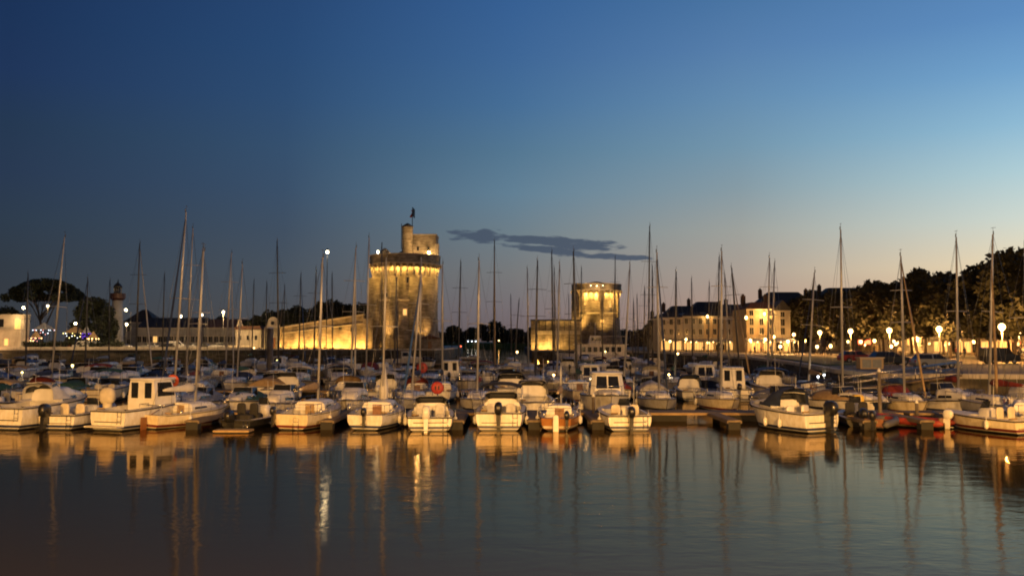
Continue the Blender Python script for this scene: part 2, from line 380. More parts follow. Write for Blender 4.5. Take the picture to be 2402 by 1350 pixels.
def sailboat(label, mast_xy, top=None, yaw=0, L=8, B=2.7, hull='hull_white', cover='can_navy', mast='alu', mr=.085, group=None, detail=1,
             furl=None, spray=None, outb=None, rudder=False, hatch=False, ladder=False, H=None, heel=None, sailup=False, boom=True, spreads=1, name='sailing_boat', lifering=None, fenders=0):
    Xm, Ym = mast_xy; Fs = (.128 if L < 7.1 else .105) * L; Fb = Fs * 1.3; ym = .56 * L; zd = Fs + .55
    if top is not None:
        T = at(top[0], top[1], Ym); H = T.z - zd; hl = math.atan2(T.x - Xm, T.z - 0)
        heel = max(min(hl, R(4.2)), R(-4.2)) if heel is None else heel
    heel = heel or 0
    t = thing(name, label, 'sailing boat', group=group)
    off = Matrix.Rotation(yaw, 3, 'Z') @ Vector((0, ym, 0))
    place(t, Xm - off.x, Ym - off.y, yaw, heel)
    k = (L, B)
    part('hull', ('sh', k), lambda: hull_mb('sail', L, B, Fs, Fb), hull, t)
    part('deck', ('sd', k), lambda: deck_mb('sail', L, B, Fs, Fb, .4, floor=Fs - .42), 'deck', t)
    w = B * .33
    cab = part('cabin', ('sc', k), lambda: roof_mb(.38 * L, .78 * L, w, w * .62, .48, Fs + .06, Fb), 'white', t)
    if detail:
        for s in (-1, 1): part('window', ('sw', k, s), lambda: sidewin_mb(.44 * L, .62 * L, w * .97, w * .8, Fs + .2, Fs + .24, .14, s), 'glass', cab)
        part('companionway', ('scw', k), lambda: MB().box(-.27, .27, .38 * L - .035, .38 * L + .02, Fs - .3, Fs + .42), 'varnish' if not hatch else 'can_tan', cab)
        part('rub_rail', ('sr', k), lambda: rub_mb('sail', L, B, Fs, Fb, .022), 'rubber' if hull != 'hull_navy' else 'white', t)
        b = B / 2 * .74; z = Fs + .55
        part('stern_rail', ('srl', k), lambda: rail_mb([(-b * 1.25, 1.1, z), (-b, .12, z), (b, .12, z), (b * 1.25, 1.1, z)], [((-b, .12, z), Fs), ((b, .12, z), Fs), ((-b * 1.25, 1.1, z), Fs), ((b * 1.25, 1.1, z), Fs)]), 'steel', t)
        zb = Fb + .55
        def lifeline():
            mb = MB()
            for s in (-1, 1):
                top_ = [(s * (B / 2 * hshape('sail', q) - .06), q * L, sheer(q, Fs, Fb) + .55) for q in (.13, .3, .45, .6, .75, .86)]
                mb.tube(top_, .01, 3); mb.tube([(x, y, z - .26) for x, y, z in top_], .008, 3)
                for x, y, z in top_: mb.tube([(x, y, z - .55), (x, y, z)], .014, 4)
            return mb
        part('lifeline', ('sll', k), lifeline, 'steel', t)
        part('rope_coil', 'coil', lambda: ring_mb(.17, .045, 12, 6).xf(Matrix.Rotation(R(80), 4, 'X')), 'can_tan', t, (B * .3, .75, Fs + .07))
        part('winch', 'winch', lambda: MB().lathe([(.09, 0), (.06, .06), (.085, .16), (.02, .18)], 10), 'steel', t, (-B * .36, .25 * L, Fs + .03))
        part('winch', 'winch', None, 'steel', t, (B * .36, .25 * L, Fs + .03))
        part('deck_hatch', 'hatch', lambda: MB().sbox((0, 0, 0), .26, .26, .04, 6, 12, 4), 'glass', cab, (0, .66 * L, Fs + .55))
        part('bow_rail', ('sbr', k), lambda: rail_mb([(-B * .28, L * .84, zb), (-.12, L * .98, zb + .05), (.12, L * .98, zb + .05), (B * .28, L * .84, zb)], [((-B * .28, L * .84, zb), Fb - .1), ((B * .28, L * .84, zb), Fb - .1), ((-.12, L * .98, zb), Fb), ((.12, L * .98, zb), Fb)]), 'steel', t)
    H = round(H, 1)
    ms = part('mast', ('mast', H, mr), lambda: mast_mb(H, mr), mast, t, (0, ym, zd - .1))
    ws = B * .3
    part('spreader', ('spr', B), lambda: spreader_mb(ws), mast, ms, (0, 0, H * .52))
    if spreads > 1: part('spreader', ('spr', B), lambda: spreader_mb(ws), mast, ms, (0, 0, H * .75))
    part('wind_vane', 'vane', vane_mb, 'alu_silhouette', ms, (0, 0, H))
    part('rigging', ('rig', k, H), lambda: wires_mb(ym, zd, H, L, B, Fs, Fb, ws), 'wire', t)
    if boom:
        bl = round(.4 * L, 1)
        bo = part('boom', ('boom', bl), lambda: MB().tube([(0, -.05, 0), (0, -bl, .05)], .06, 7), 'alu', t, (0, ym, zd + .75))
        part('sail_cover', ('cov', bl), lambda: cover_mb(bl * .97), cover, bo, (0, -.08, .06))
    if furl: part('furled_sail', ('furl', k, H), lambda: furl_mb((0, L * .97, Fb + .3), (0, ym, H + zd - .5), .085), furl, t)
    if sailup: part('furled_sail', None, MB().tube([(0, 0, 0), (0, 0, .5), (0, 0, 1.2), (0, 0, 2.2)], [.26, .3, .2, .05], 8), 'can_white', t, (0, ym + .2, zd + .1))
    if spray: part('spray_hood', ('sph', k), lambda: hood_mb(B * .36, .95, .75), spray, t, (0, .4 * L, Fs + .35))
    if outb is not None: outboard(t, outb, Fs - .05, 'black', .85, y=-.35)
    if rudder:
        r = part('rudder', None, MB().box(-.03, .03, -.42, -.02, -.5, Fs * .85), 'varnish', t, (0, -.12, 0)); part('tiller', None, MB().tube([(0, -.1, Fs * .8), (0, .9, Fs + .25)], .025, 5), 'varnish', r)
    if ladder:
        mb = MB()
        for s in (-.16, .16): mb.tube([(s, -.1, Fs + .05), (s, -.14, -.1)], .016, 5)
        for i in range(4): mb.tube([(-.16, -.12, .05 + i * .22), (.16, -.12, .05 + i * .22)], .016, 5)
        part('ladder', None, mb, 'steel', t, (.3, 0, 0))
    for i in range(fenders): fender(t, (B / 2 + .06) * (1 if i % 2 else -1), L * (.3 + .22 * (i // 2)), .25)
    if lifering: lifebuoy_part(t, lifering)
    return t
def ring_mb(R0=.3, r=.085, n=18, m=8, a0=0, a1=2 * PI):
    mb = MB(); rings = []
    full = abs(a1 - a0 - 2 * PI) < 1e-6
    for i in range(n + (0 if full else 1)):
        a = a0 + (a1 - a0) * i / n
        rings.append([((R0 + r * math.cos(2 * PI * j / m)) * math.cos(a), r * math.sin(2 * PI * j / m), (R0 + r * math.cos(2 * PI * j / m)) * math.sin(a)) for j in range(m)])
    if full: rings.append(rings[0])
    return mb.loft(rings, cap=not full)
def lifebuoy_part(t, p, m='yellow'):
    return part('horseshoe_buoy', 'horse', lambda: ring_mb(.24, .1, 14, 8, R(-60), R(240)), m, t, p)
def hood_mb(w, l, h):
    """spray hood / canvas dodger: an arched shell"""
    mb = MB(); rings = []
    for y, k, zz in ((-l * .45, 1, 1), (0, .98, 1.0), (l * .35, .93, .8), (l * .75, .85, .3), (l, .8, .02)):
        rings.append([(w * k * math.cos(a) * (1.0), y, max(h * zz * abs(math.sin(a)) ** .55, 0)) for a in [PI * i / 10 for i in range(11)]])
    rings += [[(x * .97, y, z * .96) for x, y, z in r] for r in rings[::-1]]
    return mb.loft(rings, closed=False, cap=False)
def tent_mb(L, w0, w1, h, y0):
    """boat cover stretched over a ridge"""
    mb = MB(); rings = []
    for i in range(9):
        t = i / 8; w = w0 * hshape('motor', .15 + .85 * t) ** 1; hh = h * (math.sin(PI * min(.12 + t * .95, 1)) ** .6 + .03 * math.sin(9 * t)); y = y0 + t * L
        w = max(w, .04)
        rings.append([(-w, y, -.12), (-w * .97, y, .03), (-w * .5, y, hh * .72), (0, y, hh), (w * .5, y, hh * .72), (w * .97, y, .03), (w, y, -.12)])
    return mb.loft(rings)

def motorboat(label, X, Y, yaw=0, L=6, B=2.4, F=.8, hull='hull_white', style='cuddy', top=None, topm='can_grey', engine='black', esc=1.1, ex=0, group=None, name='motorboat', detail=1, fenders=0, tilt=0, seats='cream', heel=0, coverm='can_grey'):
    t = thing(name, label, 'motorboat', group=group); place(t, X, Y, yaw, heel)
    Fs, Fb = F, F * 1.3; k = (L, B, F)
    part('hull', ('mh', k), lambda: hull_mb('motor', L, B, Fs, Fb), hull, t)
    tc = .55 if style == 'open' else .48
    part('deck', ('md', k, tc), lambda: deck_mb('motor', L, B, Fs, Fb, tc, floor=.3, inner=.82), 'deck', t)
    if detail: part('rub_rail', ('mr', k), lambda: rub_mb('motor', L, B, Fs, Fb, .04), 'rubber', t)
    w = B * .38
    if style in ('cuddy', 'cruiser'):
        hc = .5 if style == 'cuddy' else .8
        cab = part('cabin', ('mc', k, hc), lambda: roof_mb(tc * L, .9 * L, w, w * .45, hc, Fs + .08, Fb, .5), 'white', t)
        for s in (-1, 1): part('window', ('mw', k, s, hc), lambda: sidewin_mb(tc * L + .2, .72 * L, w * .985, w * .78, Fs + .22, Fs + .3, .2, s), 'glass', cab)
        def ws():
            mb = MB(); z0 = Fs + hc * .95; y = tc * L; a = w * .92
            for pts in ([(-a, y - .55, z0 - .1), (-a * .8, y + .35, z0), (-a * .7, y + .05, z0 + .5), (-a * .92, y - .55, z0 + .45)], [(-a * .8, y + .35, z0), (a * .8, y + .35, z0), (a * .7, y + .05, z0 + .5), (-a * .7, y + .05, z0 + .5)], [(a, y - .55, z0 - .1), (a * .8, y + .35, z0), (a * .7, y + .05, z0 + .5), (a * .92, y - .55, z0 + .45)]):
                vs = pts + [(x, yy - .02, z) for x, yy, z in pts]
                mb.add(vs, [(0, 1, 2, 3), (7, 6, 5, 4), (0, 4, 5, 1), (1, 5, 6, 2), (2, 6, 7, 3), (3, 7, 4, 0)])
            return mb
        wsn = part('windscreen', ('ws', k, hc), ws, 'glass', t)
        def wf():
            z0 = Fs + hc * .95; y = tc * L; a = w * .92
            return MB().tube([(-a * .93, y - .58, z0 + .47), (-a * .7, y + .04, z0 + .52), (a * .7, y + .04, z0 + .52), (a * .93, y - .58, z0 + .47)], .025, 5).tube([(-a * .8, y + .37, z0 + .01), (-a * .7, y + .04, z0 + .52)], .02, 4).tube([(a * .8, y + .37, z0 + .01), (a * .7, y + .04, z0 + .52)], .02, 4)
        part('windscreen_frame', ('wsf', k, hc), wf, 'alu', wsn)
    if style == 'pilot':
        pilothouse(t, tc, L, B, Fs, Fb, k)
    if style == 'open':
        c = part('console', ('con', F), lambda: MB().sbox((0, 0, .45), .42, .35, .5, 5), 'white', t, (.25, .5 * L, .3))
        part('windscreen', 'conws', lambda: MB().hexa([(-.38, .2), (.38, .2), (.38, .22), (-.38, .22)], 0, [(-.3, .02), (.3, .02), (.3, .04), (-.3, .04)], .42), 'glass', c, (0, 0, .92))
    if style in ('open', 'cuddy') and detail:
        for s in (-1, 1):
            se = part('seat', 'seatbase', lambda: MB().sbox((0, 0, .25), .3, .28, .27, 5), seats, t, (s * B * .2, .3 * L, .3))
            part('seat_back', 'seatback', lambda: MB().sbox((0, 0, .3), .28, .08, .38, 4), seats, se, (0, .1 if style == 'cuddy' else -.24, .42))
        part('stern_bench', ('bench', B), lambda: MB().sbox((0, 0, .2), B * .3, .26, .24, 6), seats, t, (0, .13 * L + .15, .32))
    if top == 'bimini':
        def bm():
            mb = MB(); rings = []
            for y, z in ((-.9, -.08), (-.6, .02), (0, .06), (.6, .02), (.9, -.08)):
                rings.append([(B * .42 * u, y, z + .22 * (1 - abs(u) ** 2.6)) for u in (-1, -.85, -.5, 0, .5, .85, 1)])
            rings += [[(x, y, z - .03) for x, y, z in r] for r in rings[::-1]]
            return mb.loft(rings, closed=False, cap=False)
        bi = part('bimini', ('bim', B), bm, topm, t, (0, .42 * L, F + 1.35))
        part('bimini_frame', ('bimf', B), lambda: rail_mb([(-B * .42, -.85, -.1), (-B * .41, 0, .02), (-B * .42, .85, -.1)], [((-B * .42, -.85, -.1), -1.35), ((-B * .42, .85, -.1), -1.35), ((B * .42, -.85, -.1), -1.35), ((B * .42, .85, -.1), -1.35)], .018), 'steel', bi)
    if top == 'hood': part('canopy', ('can', B, F), lambda: hood_mb(B * .4, 1.3, 1.0), topm, t, (0, tc * L - .1, Fs + .3))
    if top == 'roof':
        ro = part('roof', ('hrd', B), lambda: MB().sbox((0, 0, 0), B * .4, 1.0, .07, 6), 'white', t, (0, .45 * L, F + 1.5))
        part('roof_frame', ('hrf', B), lambda: rail_mb([(-B * .36, -.85, 0), (-B * .36, .85, 0)], [((s * B * .36, y, 0), -1.4) for s in (-1, 1) for y in (-.85, .85)], .03), 'steel', ro)
    if top == 'cover': part('boat_cover', ('tent', k), lambda: tent_mb(L * .93, B * .5, 0, .75, .05), coverm, t, (0, 0, Fs + .1))
    if detail:
        h_ = 1.6 + (L * 7 % 3) * .4
        part('antenna', ('ant', h_), lambda: MB().tube([(0, 0, 0), (0, -.1, h_)], [.018, .008], 4), 'white', t, (B * .3, .5 * L, F + .3))
        part('swim_ladder', 'mlad', lambda: MB().tube([(-.13, -.06, .75), (-.13, -.1, .05)], .016, 4).tube([(.13, -.06, .75), (.13, -.1, .05)], .016, 4).tube([(-.13, -.08, .25), (.13, -.08, .25)], .014, 4).tube([(-.13, -.08, .5), (.13, -.08, .5)], .014, 4), 'steel', t, (B * .32, 0, -.05 + (F - .75)))
        part('rope_coil', 'coil', lambda: ring_mb(.17, .045, 12, 6).xf(Matrix.Rotation(R(80), 4, 'X')), 'can_tan', t, (-B * .3, .35, Fs + .08))
        part('cleat', 'cleat', lambda: MB().tube([(-.12, 0, .06), (.12, 0, .06)], .02, 5).box(-.04, .04, -.02, .02, 0, .06), 'steel', t, (B * .4, .15, Fs + .01))
        part('boot_step', ('bst', B), lambda: MB().box(-B * .34, B * .34, -.035, -.003, F * .42, F * .46), 'rubber', t)
    if engine: outboard(t, ex, Fs - .12, engine, esc, tilt)
    if detail and style != 'open':
        zb = Fb + .5
        part('bow_rail', ('mbr', k), lambda: rail_mb([(-B * .38, L * .66, zb), (-B * .25, L * .86, zb), (0, L * .99, zb + .05), (B * .25, L * .86, zb), (B * .38, L * .66, zb)], [((s * B * .38, L * .66, zb), Fb - .15) for s in (-1, 1)] + [((s * B * .25, L * .86, zb), Fb - .1) for s in (-1, 1)] + [((0, L * .98, zb), Fb)]), 'steel', t)
    for i in range(fenders): fender(t, (B / 2 + .08) * (1 if i % 2 else -1), L * (.3 + .2 * (i // 2)), .2)
    return t
def pilothouse(t, tc, L, B, Fs, Fb, k, h=1.55):
    w = B * .36; y0 = tc * L - .3; y1 = y0 + 1.9; z0 = Fs - .15; z1 = z0 + h + .2
    def wall():
        mb = MB(); rings = []
        for z, a, f in ((z0, 1, .25), (z0 + .75, 1, .2), (z1 - .08, .9, -.1), (z1, .86, -.12)):
            rings.append([(-w * a, y0 + .02 * (z - z0), z), (w * a, y0 + .02 * (z - z0), z), (w * a, y1 + f - .3, z), (w * a * .75, y1 + f, z), (-w * a * .75, y1 + f, z), (-w * a, y1 + f - .3, z)])
        return mb.loft(rings, smooth=False)
    ph = part('wheelhouse', ('ph', k), wall, 'white', t)
    part('cabin', ('phc', k), lambda: roof_mb(y1 - .2, .93 * L, w * .95, w * .4, .42, Fs + .05, Fb, .5), 'white', t)
    part('roof', ('phr', k), lambda: MB().sbox((0, (y0 + y1) / 2, z1 + .05), w * .98, (y1 - y0) / 2 + .22, .09, 5), 'white', ph)
    zb = z0 + .8; zt = z1 - .14
    for s in (-1, 1):
        part('rear_window', ('phw', k, s), lambda: MB().box(s * w * .5 - w * .24, s * w * .5 + w * .24, y0 - .015, y0 + .05, zb - .1, zt), 'glass', ph)
        part('side_window', ('phs', k, s), lambda: MB().add([(s * (w * 1.0), y0 + .25, zb), (s * w * 1.0, y1 - .2, zb), (s * w * .91, y1 - .45, zt), (s * w * .91, y0 + .3, zt), (s * (w - .05), y0 + .25, zb), (s * (w - .05), y1 - .2, zb), (s * (w * .91 - .05), y1 - .45, zt), (s * (w * .91 - .05), y0 + .3, zt)], [(0, 1, 2, 3), (7, 6, 5, 4), (0, 4, 5, 1), (1, 5, 6, 2), (2, 6, 7, 3), (3, 7, 4, 0)]).xf(Matrix.Translation((s * .012, 0, 0))), 'glass', ph)
        a = w * .75
        def fw():
            x0 = s * .05; x1 = s * a * .93; y = y1 + .21; yt = y1 - .08
            return MB().add([(x0, y, zb), (x1, y, zb), (x1 * .9, yt, zt), (x0, yt, zt), (x0, y - .05, zb), (x1, y - .05, zb), (x1 * .9, yt - .05, zt), (x0, yt - .05, zt)], [(0, 1, 2, 3), (7, 6, 5, 4), (0, 4, 5, 1), (1, 5, 6, 2), (2, 6, 7, 3), (3, 7, 4, 0)])
        part('front_window', ('phf', k, s), fw, 'glass', ph)
    return ph
def inflatable(label, X, Y, yaw, L=3.6, B=1.6, m='rubgrey', engine='black', group=None):
    t = thing('inflatable_dinghy', label, 'dinghy', group=group); place(t, X, Y, yaw)
    def tb():
        mb = MB(); b = B / 2 - .2
        mb.tube([(-b, -.3, .28), (-b, 0, .3), (-b, L * .6, .32), (-b * .75, L * .82, .38), (0, L * .95, .45), (b * .75, L * .82, .38), (b, L * .6, .32), (b, 0, .3), (b, -.3, .28)], [.05, .2, .21, .2, .19, .2, .21, .2, .05], 10)
        return mb
    part('tube', ('inf', L, B), tb, m, t)
    part('floor', ('inff', L, B), lambda: MB().hexa([(-B * .3, 0), (B * .3, 0), (B * .2, L * .8), (-B * .2, L * .8)], .08, [(-B * .32, 0), (B * .32, 0), (B * .22, L * .8), (-B * .22, L * .8)], .16), 'rubber', t)
    part('transom', ('inft', B), lambda: MB().box(-B * .3, B * .3, .0, .05, .1, .6), 'varnish', t)
    part('thwart', ('infs', B), lambda: MB().box(-B * .3, B * .3, L * .4, L * .4 + .25, .42, .46), 'wood', t)
    if engine: outboard(t, 0, .55, engine, .95, y=-.2)
    return t
# ------------------------------------------------------------------ camera, sky, sun
cam = bpy.data.cameras.new('camera'); co = bpy.data.objects.new('camera', cam); COL.objects.link(co)
cam.sensor_width = 36; cam.lens = FPX / 2402 * 36; cam.clip_end = 20000; cam.clip_start = .1
co.location = (0, 0, CZ); co.rotation_euler = (R(90) + PITCH, 0, 0); scene.camera = co
scene.view_settings.view_transform = 'Standard'; scene.view_settings.look = 'None'; scene.view_settings.exposure = 0
scene.cycles.use_denoising = True; scene.cycles.max_bounces = 6; scene.cycles.sample_clamp_indirect = 3
scene.cycles.filter_width = 1.9; scene.cycles.caustics_reflective = False; scene.cycles.caustics_refractive = False
def lin(h):
    c = [int(h[i:i + 2], 16) / 255 for i in (0, 2, 4)]
    c = [((x + .055) / 1.055) ** 2.4 if x > .04045 else x / 12.92 for x in c]
    return tuple(c)
world = bpy.data.worlds.new('World'); scene.world = world; world.use_nodes = True
nt = world.node_tree; bg = nt.nodes['Background']
tc = N(nt, 'ShaderNodeTexCoord'); sp = N(nt, 'ShaderNodeSeparateXYZ'); nt.links.new(tc.outputs['Generated'], sp.inputs[0])
def mth(op, a, b=None, c=None, clamp=False):
    n = N(nt, 'ShaderNodeMath', operation=op); n.use_clamp = clamp
    for i, v in enumerate((a, b, c)):
        if v is None: continue
        if isinstance(v, (int, float)): n.inputs[i].default_value = v
        else: nt.links.new(v, n.inputs[i])
    return n.outputs[0]
X_, Y_, Z_ = sp.outputs
hl = mth('SQRT', mth('ADD', mth('MULTIPLY', X_, X_), mth('MULTIPLY', Y_, Y_)))
hl = mth('MAXIMUM', hl, .02)
u_ = mth('MULTIPLY_ADD', mth('DIVIDE', X_, hl), .5 / .5, .5, clamp=True)      # 0 at 30 deg left, 1 at 30 deg right
SKY = {  # elevation (sin) : colours left, centre-left, centre, centre-right, right
    0.0:   ('3c3c44', '504c52', '6e5f66', 'a08476', 'c4a080'),
    0.035: ('383c47', '4e4f59', '756c75', 'ac9286', 'd2b190'),
    0.075: ('343c4b', '4a5262', '77787f', 'a69b94', 'dcd0b2'),
    0.12:  ('2f3d53', '425068', '6e7e8e', '9a9f9f', 'bfcecb'),
    0.165: ('2a3a58', '3b5070', '62809c', '8399a8', 'a2c4d2'),
    0.21:  ('263958', '365075', '547799', '7094b0', '84b2d1'),
    0.26:  ('213660', '2f4d7a', '466e9e', '618ab3', '699bc9'),
    0.31:  ('1d345f', '2a4a7b', '3e669d', '547daf', '5686bc'),
    0.37:  ('1a315f', '274679', '365f9a', '4470a4', '4c7ab0'),
    0.6:   ('101f40', '182f58', '223e6e', '2e5486', '3a6296'),
    1.0:   ('0a1226', '0e1a34', '122444', '182e50', '1c3256'),
}
ramps = []
for i in range(5):
    r = N(nt, 'ShaderNodeValToRGB'); e = r.color_ramp.elements
    ks = sorted(SKY)
    for j, k in enumerate(ks):
        x = e[j] if j < 1 else (e[-1] if False else e.new(k) if j < len(ks) - 1 else e[len(e) - 1])
        x.position = k; x.color = tuple(a * b_ for a, b_ in zip(lin(SKY[k][i]), ((.96, .98, .86), (.97, 1.0, .88), (1, 1.0, .9), (1.06, 1.03, .96), (1.18, 1.1, 1.03))[i])) + (1,)
    nt.links.new(Z_, r.inputs[0]); ramps.append(r.outputs[0])
def mixc(f, a, b, bt='MIX'):
    n = N(nt, 'ShaderNodeMix', data_type='RGBA', blend_type=bt)
    if isinstance(f, (int, float)): n.inputs[0].default_value = f
    else: nt.links.new(f, n.inputs[0])
    for i, v in ((6, a), (7, b)):
        if isinstance(v, tuple): n.inputs[i].default_value = v
        else: nt.links.new(v, n.inputs[i])
    return n.outputs[2]
c = ramps[0]
for i in range(1, 5):
    f = mth('MULTIPLY_ADD', u_, 4, -(i - 1), clamp=True)
    c = mixc(f, c, ramps[i])
# the thin dark cloud bank above the harbour mouth (direction space of the real sky)
def band(u0, z0, su, sz, tilt=0):
    """soft lens: 1 inside"""
    du = mth('DIVIDE', mth('SUBTRACT', uu, u0), su)
    zz = mth('SUBTRACT', mth('SUBTRACT', Z_, z0), mth('MULTIPLY', mth('SUBTRACT', uu, u0), tilt))
    dz = mth('DIVIDE', zz, sz)
    return mth('SUBTRACT', 1, mth('ADD', mth('MULTIPLY', du, du), mth('MULTIPLY', dz, dz)))
uu = mth('DIVIDE', X_, mth('MAXIMUM', Y_, .05))
nz = N(nt, 'ShaderNodeTexNoise'); nz.inputs['Scale'].default_value = 42; nz.inputs['Detail'].default_value = 6
mp = N(nt, 'ShaderNodeMapping'); mp.inputs['Scale'].default_value = (1, 1, 4.5); nt.links.new(tc.outputs['Generated'], mp.inputs[0]); nt.links.new(mp.outputs[0], nz.inputs['Vector'])
def cz(py): return (lambda d: d.z / d.length)(at(1250, py, 1000) - Vector((0, 0, CZ)))
def cu(px): return (px - 1201) / FPX * 1.0
bands = [(1122, 553, 72, 16, -.02, 1), (1290, 564, 150, 11, -.05, 1), (1290, 587, 110, 9, -.12, 1), (1385, 578, 80, 17, -.08, 1), (1470, 606, 75, 7, -.03, .8), (1400, 600, 90, 9, -.05, .7)]
tot = None
for px, py, wx, wy, tl, a in bands:
    b = mth('MULTIPLY', mth('MAXIMUM', band(cu(px), cz(py), wx / FPX, wy / FPX, tl), -2.2), 1 if a == 1 else a)
    tot = b if tot is None else mth('MAXIMUM', tot, b)
cl = mth('ADD', tot, mth('MULTIPLY', mth('SUBTRACT', nz.outputs['Fac'], .5), 3.3))
mr_ = N(nt, 'ShaderNodeMapRange', interpolation_type='SMOOTHSTEP'); nt.links.new(cl, mr_.inputs[0]); mr_.inputs[1].default_value = -.05; mr_.inputs[2].default_value = .55
cm = mth('MULTIPLY', mr_.outputs[0], mth('GREATER_THAN', Y_, 0.05))
c = mixc(mth('MULTIPLY', cm, .9), c, lin('465264') + (1,))
east = N(nt, 'ShaderNodeMapRange'); nt.links.new(Y_, east.inputs[0]); east.inputs[1].default_value = .45; east.inputs[2].default_value = -.5; east.inputs[3].default_value = 1; east.inputs[4].default_value = .35
nt.links.new(c, bg.inputs[0]); nt.links.new(east.outputs[0], bg.inputs[1])   # the eastern sky behind the viewer is already dark
sun = bpy.data.lights.new('afterglow_sun', 'SUN'); sun.energy = .03; sun.angle = R(20); sun.color = (1, .7, .5)
so = bpy.data.objects.new('afterglow_sun', sun); COL.objects.link(so); aim(so, (-.75, -.65, -.06))

# ------------------------------------------------------------------ water
m, nt_, b = new_mat('harbour_water'); M['water'] = m
nt_.nodes.remove(b); out_ = nt_.nodes['Material Output']
dif = N(nt_, 'ShaderNodeBsdfDiffuse'); dif.inputs['Color'].default_value = (.0085, .0075, .006, 1)      # silty water body
glo = N(nt_, 'ShaderNodeBsdfGlossy'); glo.inputs['Color'].default_value = (.98, .82, .6, 1); glo.inputs['Roughness'].default_value = .06
fr = N(nt_, 'ShaderNodeFresnel'); fr.inputs['IOR'].default_value = 1.3
mxs = N(nt_, 'ShaderNodeMixShader'); nt_.links.new(fr.outputs[0], mxs.inputs[0]); nt_.links.new(dif.outputs[0], mxs.inputs[1]); nt_.links.new(glo.outputs[0], mxs.inputs[2]); nt_.links.new(mxs.outputs[0], out_.inputs['Surface'])
g = N(nt_, 'ShaderNodeTexCoord')
def wn(scale, st, det, dist=0):
    mp = N(nt_, 'ShaderNodeMapping'); mp.inputs['Scale'].default_value = st; nt_.links.new(g.outputs['Object'], mp.inputs[0])
    n = N(nt_, 'ShaderNodeTexNoise'); n.inputs['Scale'].default_value = scale; n.inputs['Detail'].default_value = det; n.inputs['Distortion'].default_value = dist
    nt_.links.new(mp.outputs[0], n.inputs['Vector']); return n.outputs['Fac']
def mm(op, a, b_):
    n = N(nt_, 'ShaderNodeMath', operation=op)
    for i, v in enumerate((a, b_)):
        if isinstance(v, (int, float)): n.inputs[i].default_value = v
        else: nt_.links.new(v, n.inputs[i])
    return n.outputs[0]
h = mm('ADD', mm('MULTIPLY', wn(.9, (.7, 1.2, 1), 2, .4), 1.0), mm('MULTIPLY', wn(4.5, (.6, 1.3, 1), 5, .3), .3))
patch = N(nt_, 'ShaderNodeMapRange'); nt_.links.new(wn(.035, (1, 1.6, 1), 2), patch.inputs[0]); patch.inputs[1].default_value = .4; patch.inputs[2].default_value = .65; patch.inputs[3].default_value = .3; patch.inputs[4].default_value = 1.7
h = mm('MULTIPLY', h, patch.outputs[0])
bp = N(nt_, 'ShaderNodeBump'); bp.inputs['Strength'].default_value = 1; bp.inputs['Distance'].default_value = .016
nt_.links.new(h, bp.inputs['Height'])
for n_ in (dif, glo, fr): nt_.links.new(bp.outputs[0], n_.inputs['Normal'])
wm = MB(); wm.add([(-3000, -60, 0), (3000, -60, 0), (3000, 6000, 0), (-3000, 6000, 0)], [(0, 1, 2, 3)])
struct('water', wm, 'water')
struct('harbour_bed', MB().add([(-3000, -60, -4), (3000, -60, -4), (3000, 6000, -4), (-3000, 6000, -4)], [(0, 1, 2, 3)]), 'float')

# ------------------------------------------------------------------ quays
QL, QR = 3.0, 2.4
def quay(name, poly, z, wall='quaywall', top='paving', copw=.6, edge=None):
    """a stone quay: masonry block, paved top, pale coping along its water edge"""
    mb = MB().prism(poly, 'z', -3.9, z - .06); struct(name, mb, wall)
    mt = MB().prism(poly, 'z', z - .056, z); struct(name + '_paving', mt, top)
    if edge:
        mc = MB()
        for (ax, ay), (bx, by) in zip(edge, edge[1:]):
            d = Vector((bx - ax, by - ay)).normalized(); n = Vector((-d.y, d.x))
            a0 = (ax - n.x * .12, ay - n.y * .12); b0 = (bx - n.x * .12, by - n.y * .12)
            a1 = (ax + n.x * copw, ay + n.y * copw); b1 = (bx + n.x * copw, by + n.y * copw)
            mc.hexa([a0, b0, b1, a1], z - .32, [a0, b0, b1, a1], z + .05)
        struct(name + '_coping', mc, 'coping')
XE = gx(1038, 234)
eL = [(-420, 232), (XE - 2, 232), (XE, 238), (XE + 1, 300)]
quay('left_quay', eL + [(XE - 5, 420), (-700, 420), (-700, 232)], QL, top='paving_lamplit', edge=eL)
def qp(px, py): Y = (CZ - QR) * FPX / (py - 800); return (gx(px, Y), Y)
XM = gx(1248, 262)
eR = [(XM, 420), (XM, 264), (XM + 14, 262), qp(1480, 823), qp(1560, 826), qp(1640, 831), qp(1760, 837), qp(1860, 849), qp(1960, 866), qp(2060, 876), (39.5, 69), (62, 66), (140, 60)]
eRr = eR
quay('right_quay', [*eR, (700, 60), (700, 420)], QR, edge=eR[1:])
quay('near_quay', [(-90, -50), (90, -50), (90, .6), (-90, .6)], 3.3, edge=[(90, .6), (-90, .6)])
struct('far_shore', MB().prism([(-1500, 640), (900, 640), (1500, 2600), (-1800, 2600)], 'z', -3.9, 3.5), 'grass')
o = struct('quay_kerb', MB().box(-140, gx(590, 233), 232.75, 233.1, QL - .02, QL + .55), 'coping')
# right quay: lawn bank between the moorings and the promenade
lawn = [qp(1790, 838), qp(1862, 848), qp(1940, 861), (45, 96), (52, 120), (50, 150), (46, 168)]
c0 = Vector((sum(p[0] for p in lawn) / len(lawn), sum(p[1] for p in lawn) / len(lawn)))
lawn2 = [tuple(c0 + (Vector(p) - c0) * .8) for p in lawn]
struct('lawn', MB().loft([[(x, y, QR - .02) for x, y in lawn2], [(x, y, QR + .12) for x, y in lawn2]], smooth=False), 'grass')
struct('promenade_road', MB().add([(66, 75, QR + .004), (79, 75, QR + .004), (79, 300, QR + .004), (66, 300, QR + .004)], [(0, 1, 2, 3)]), 'asphalt')

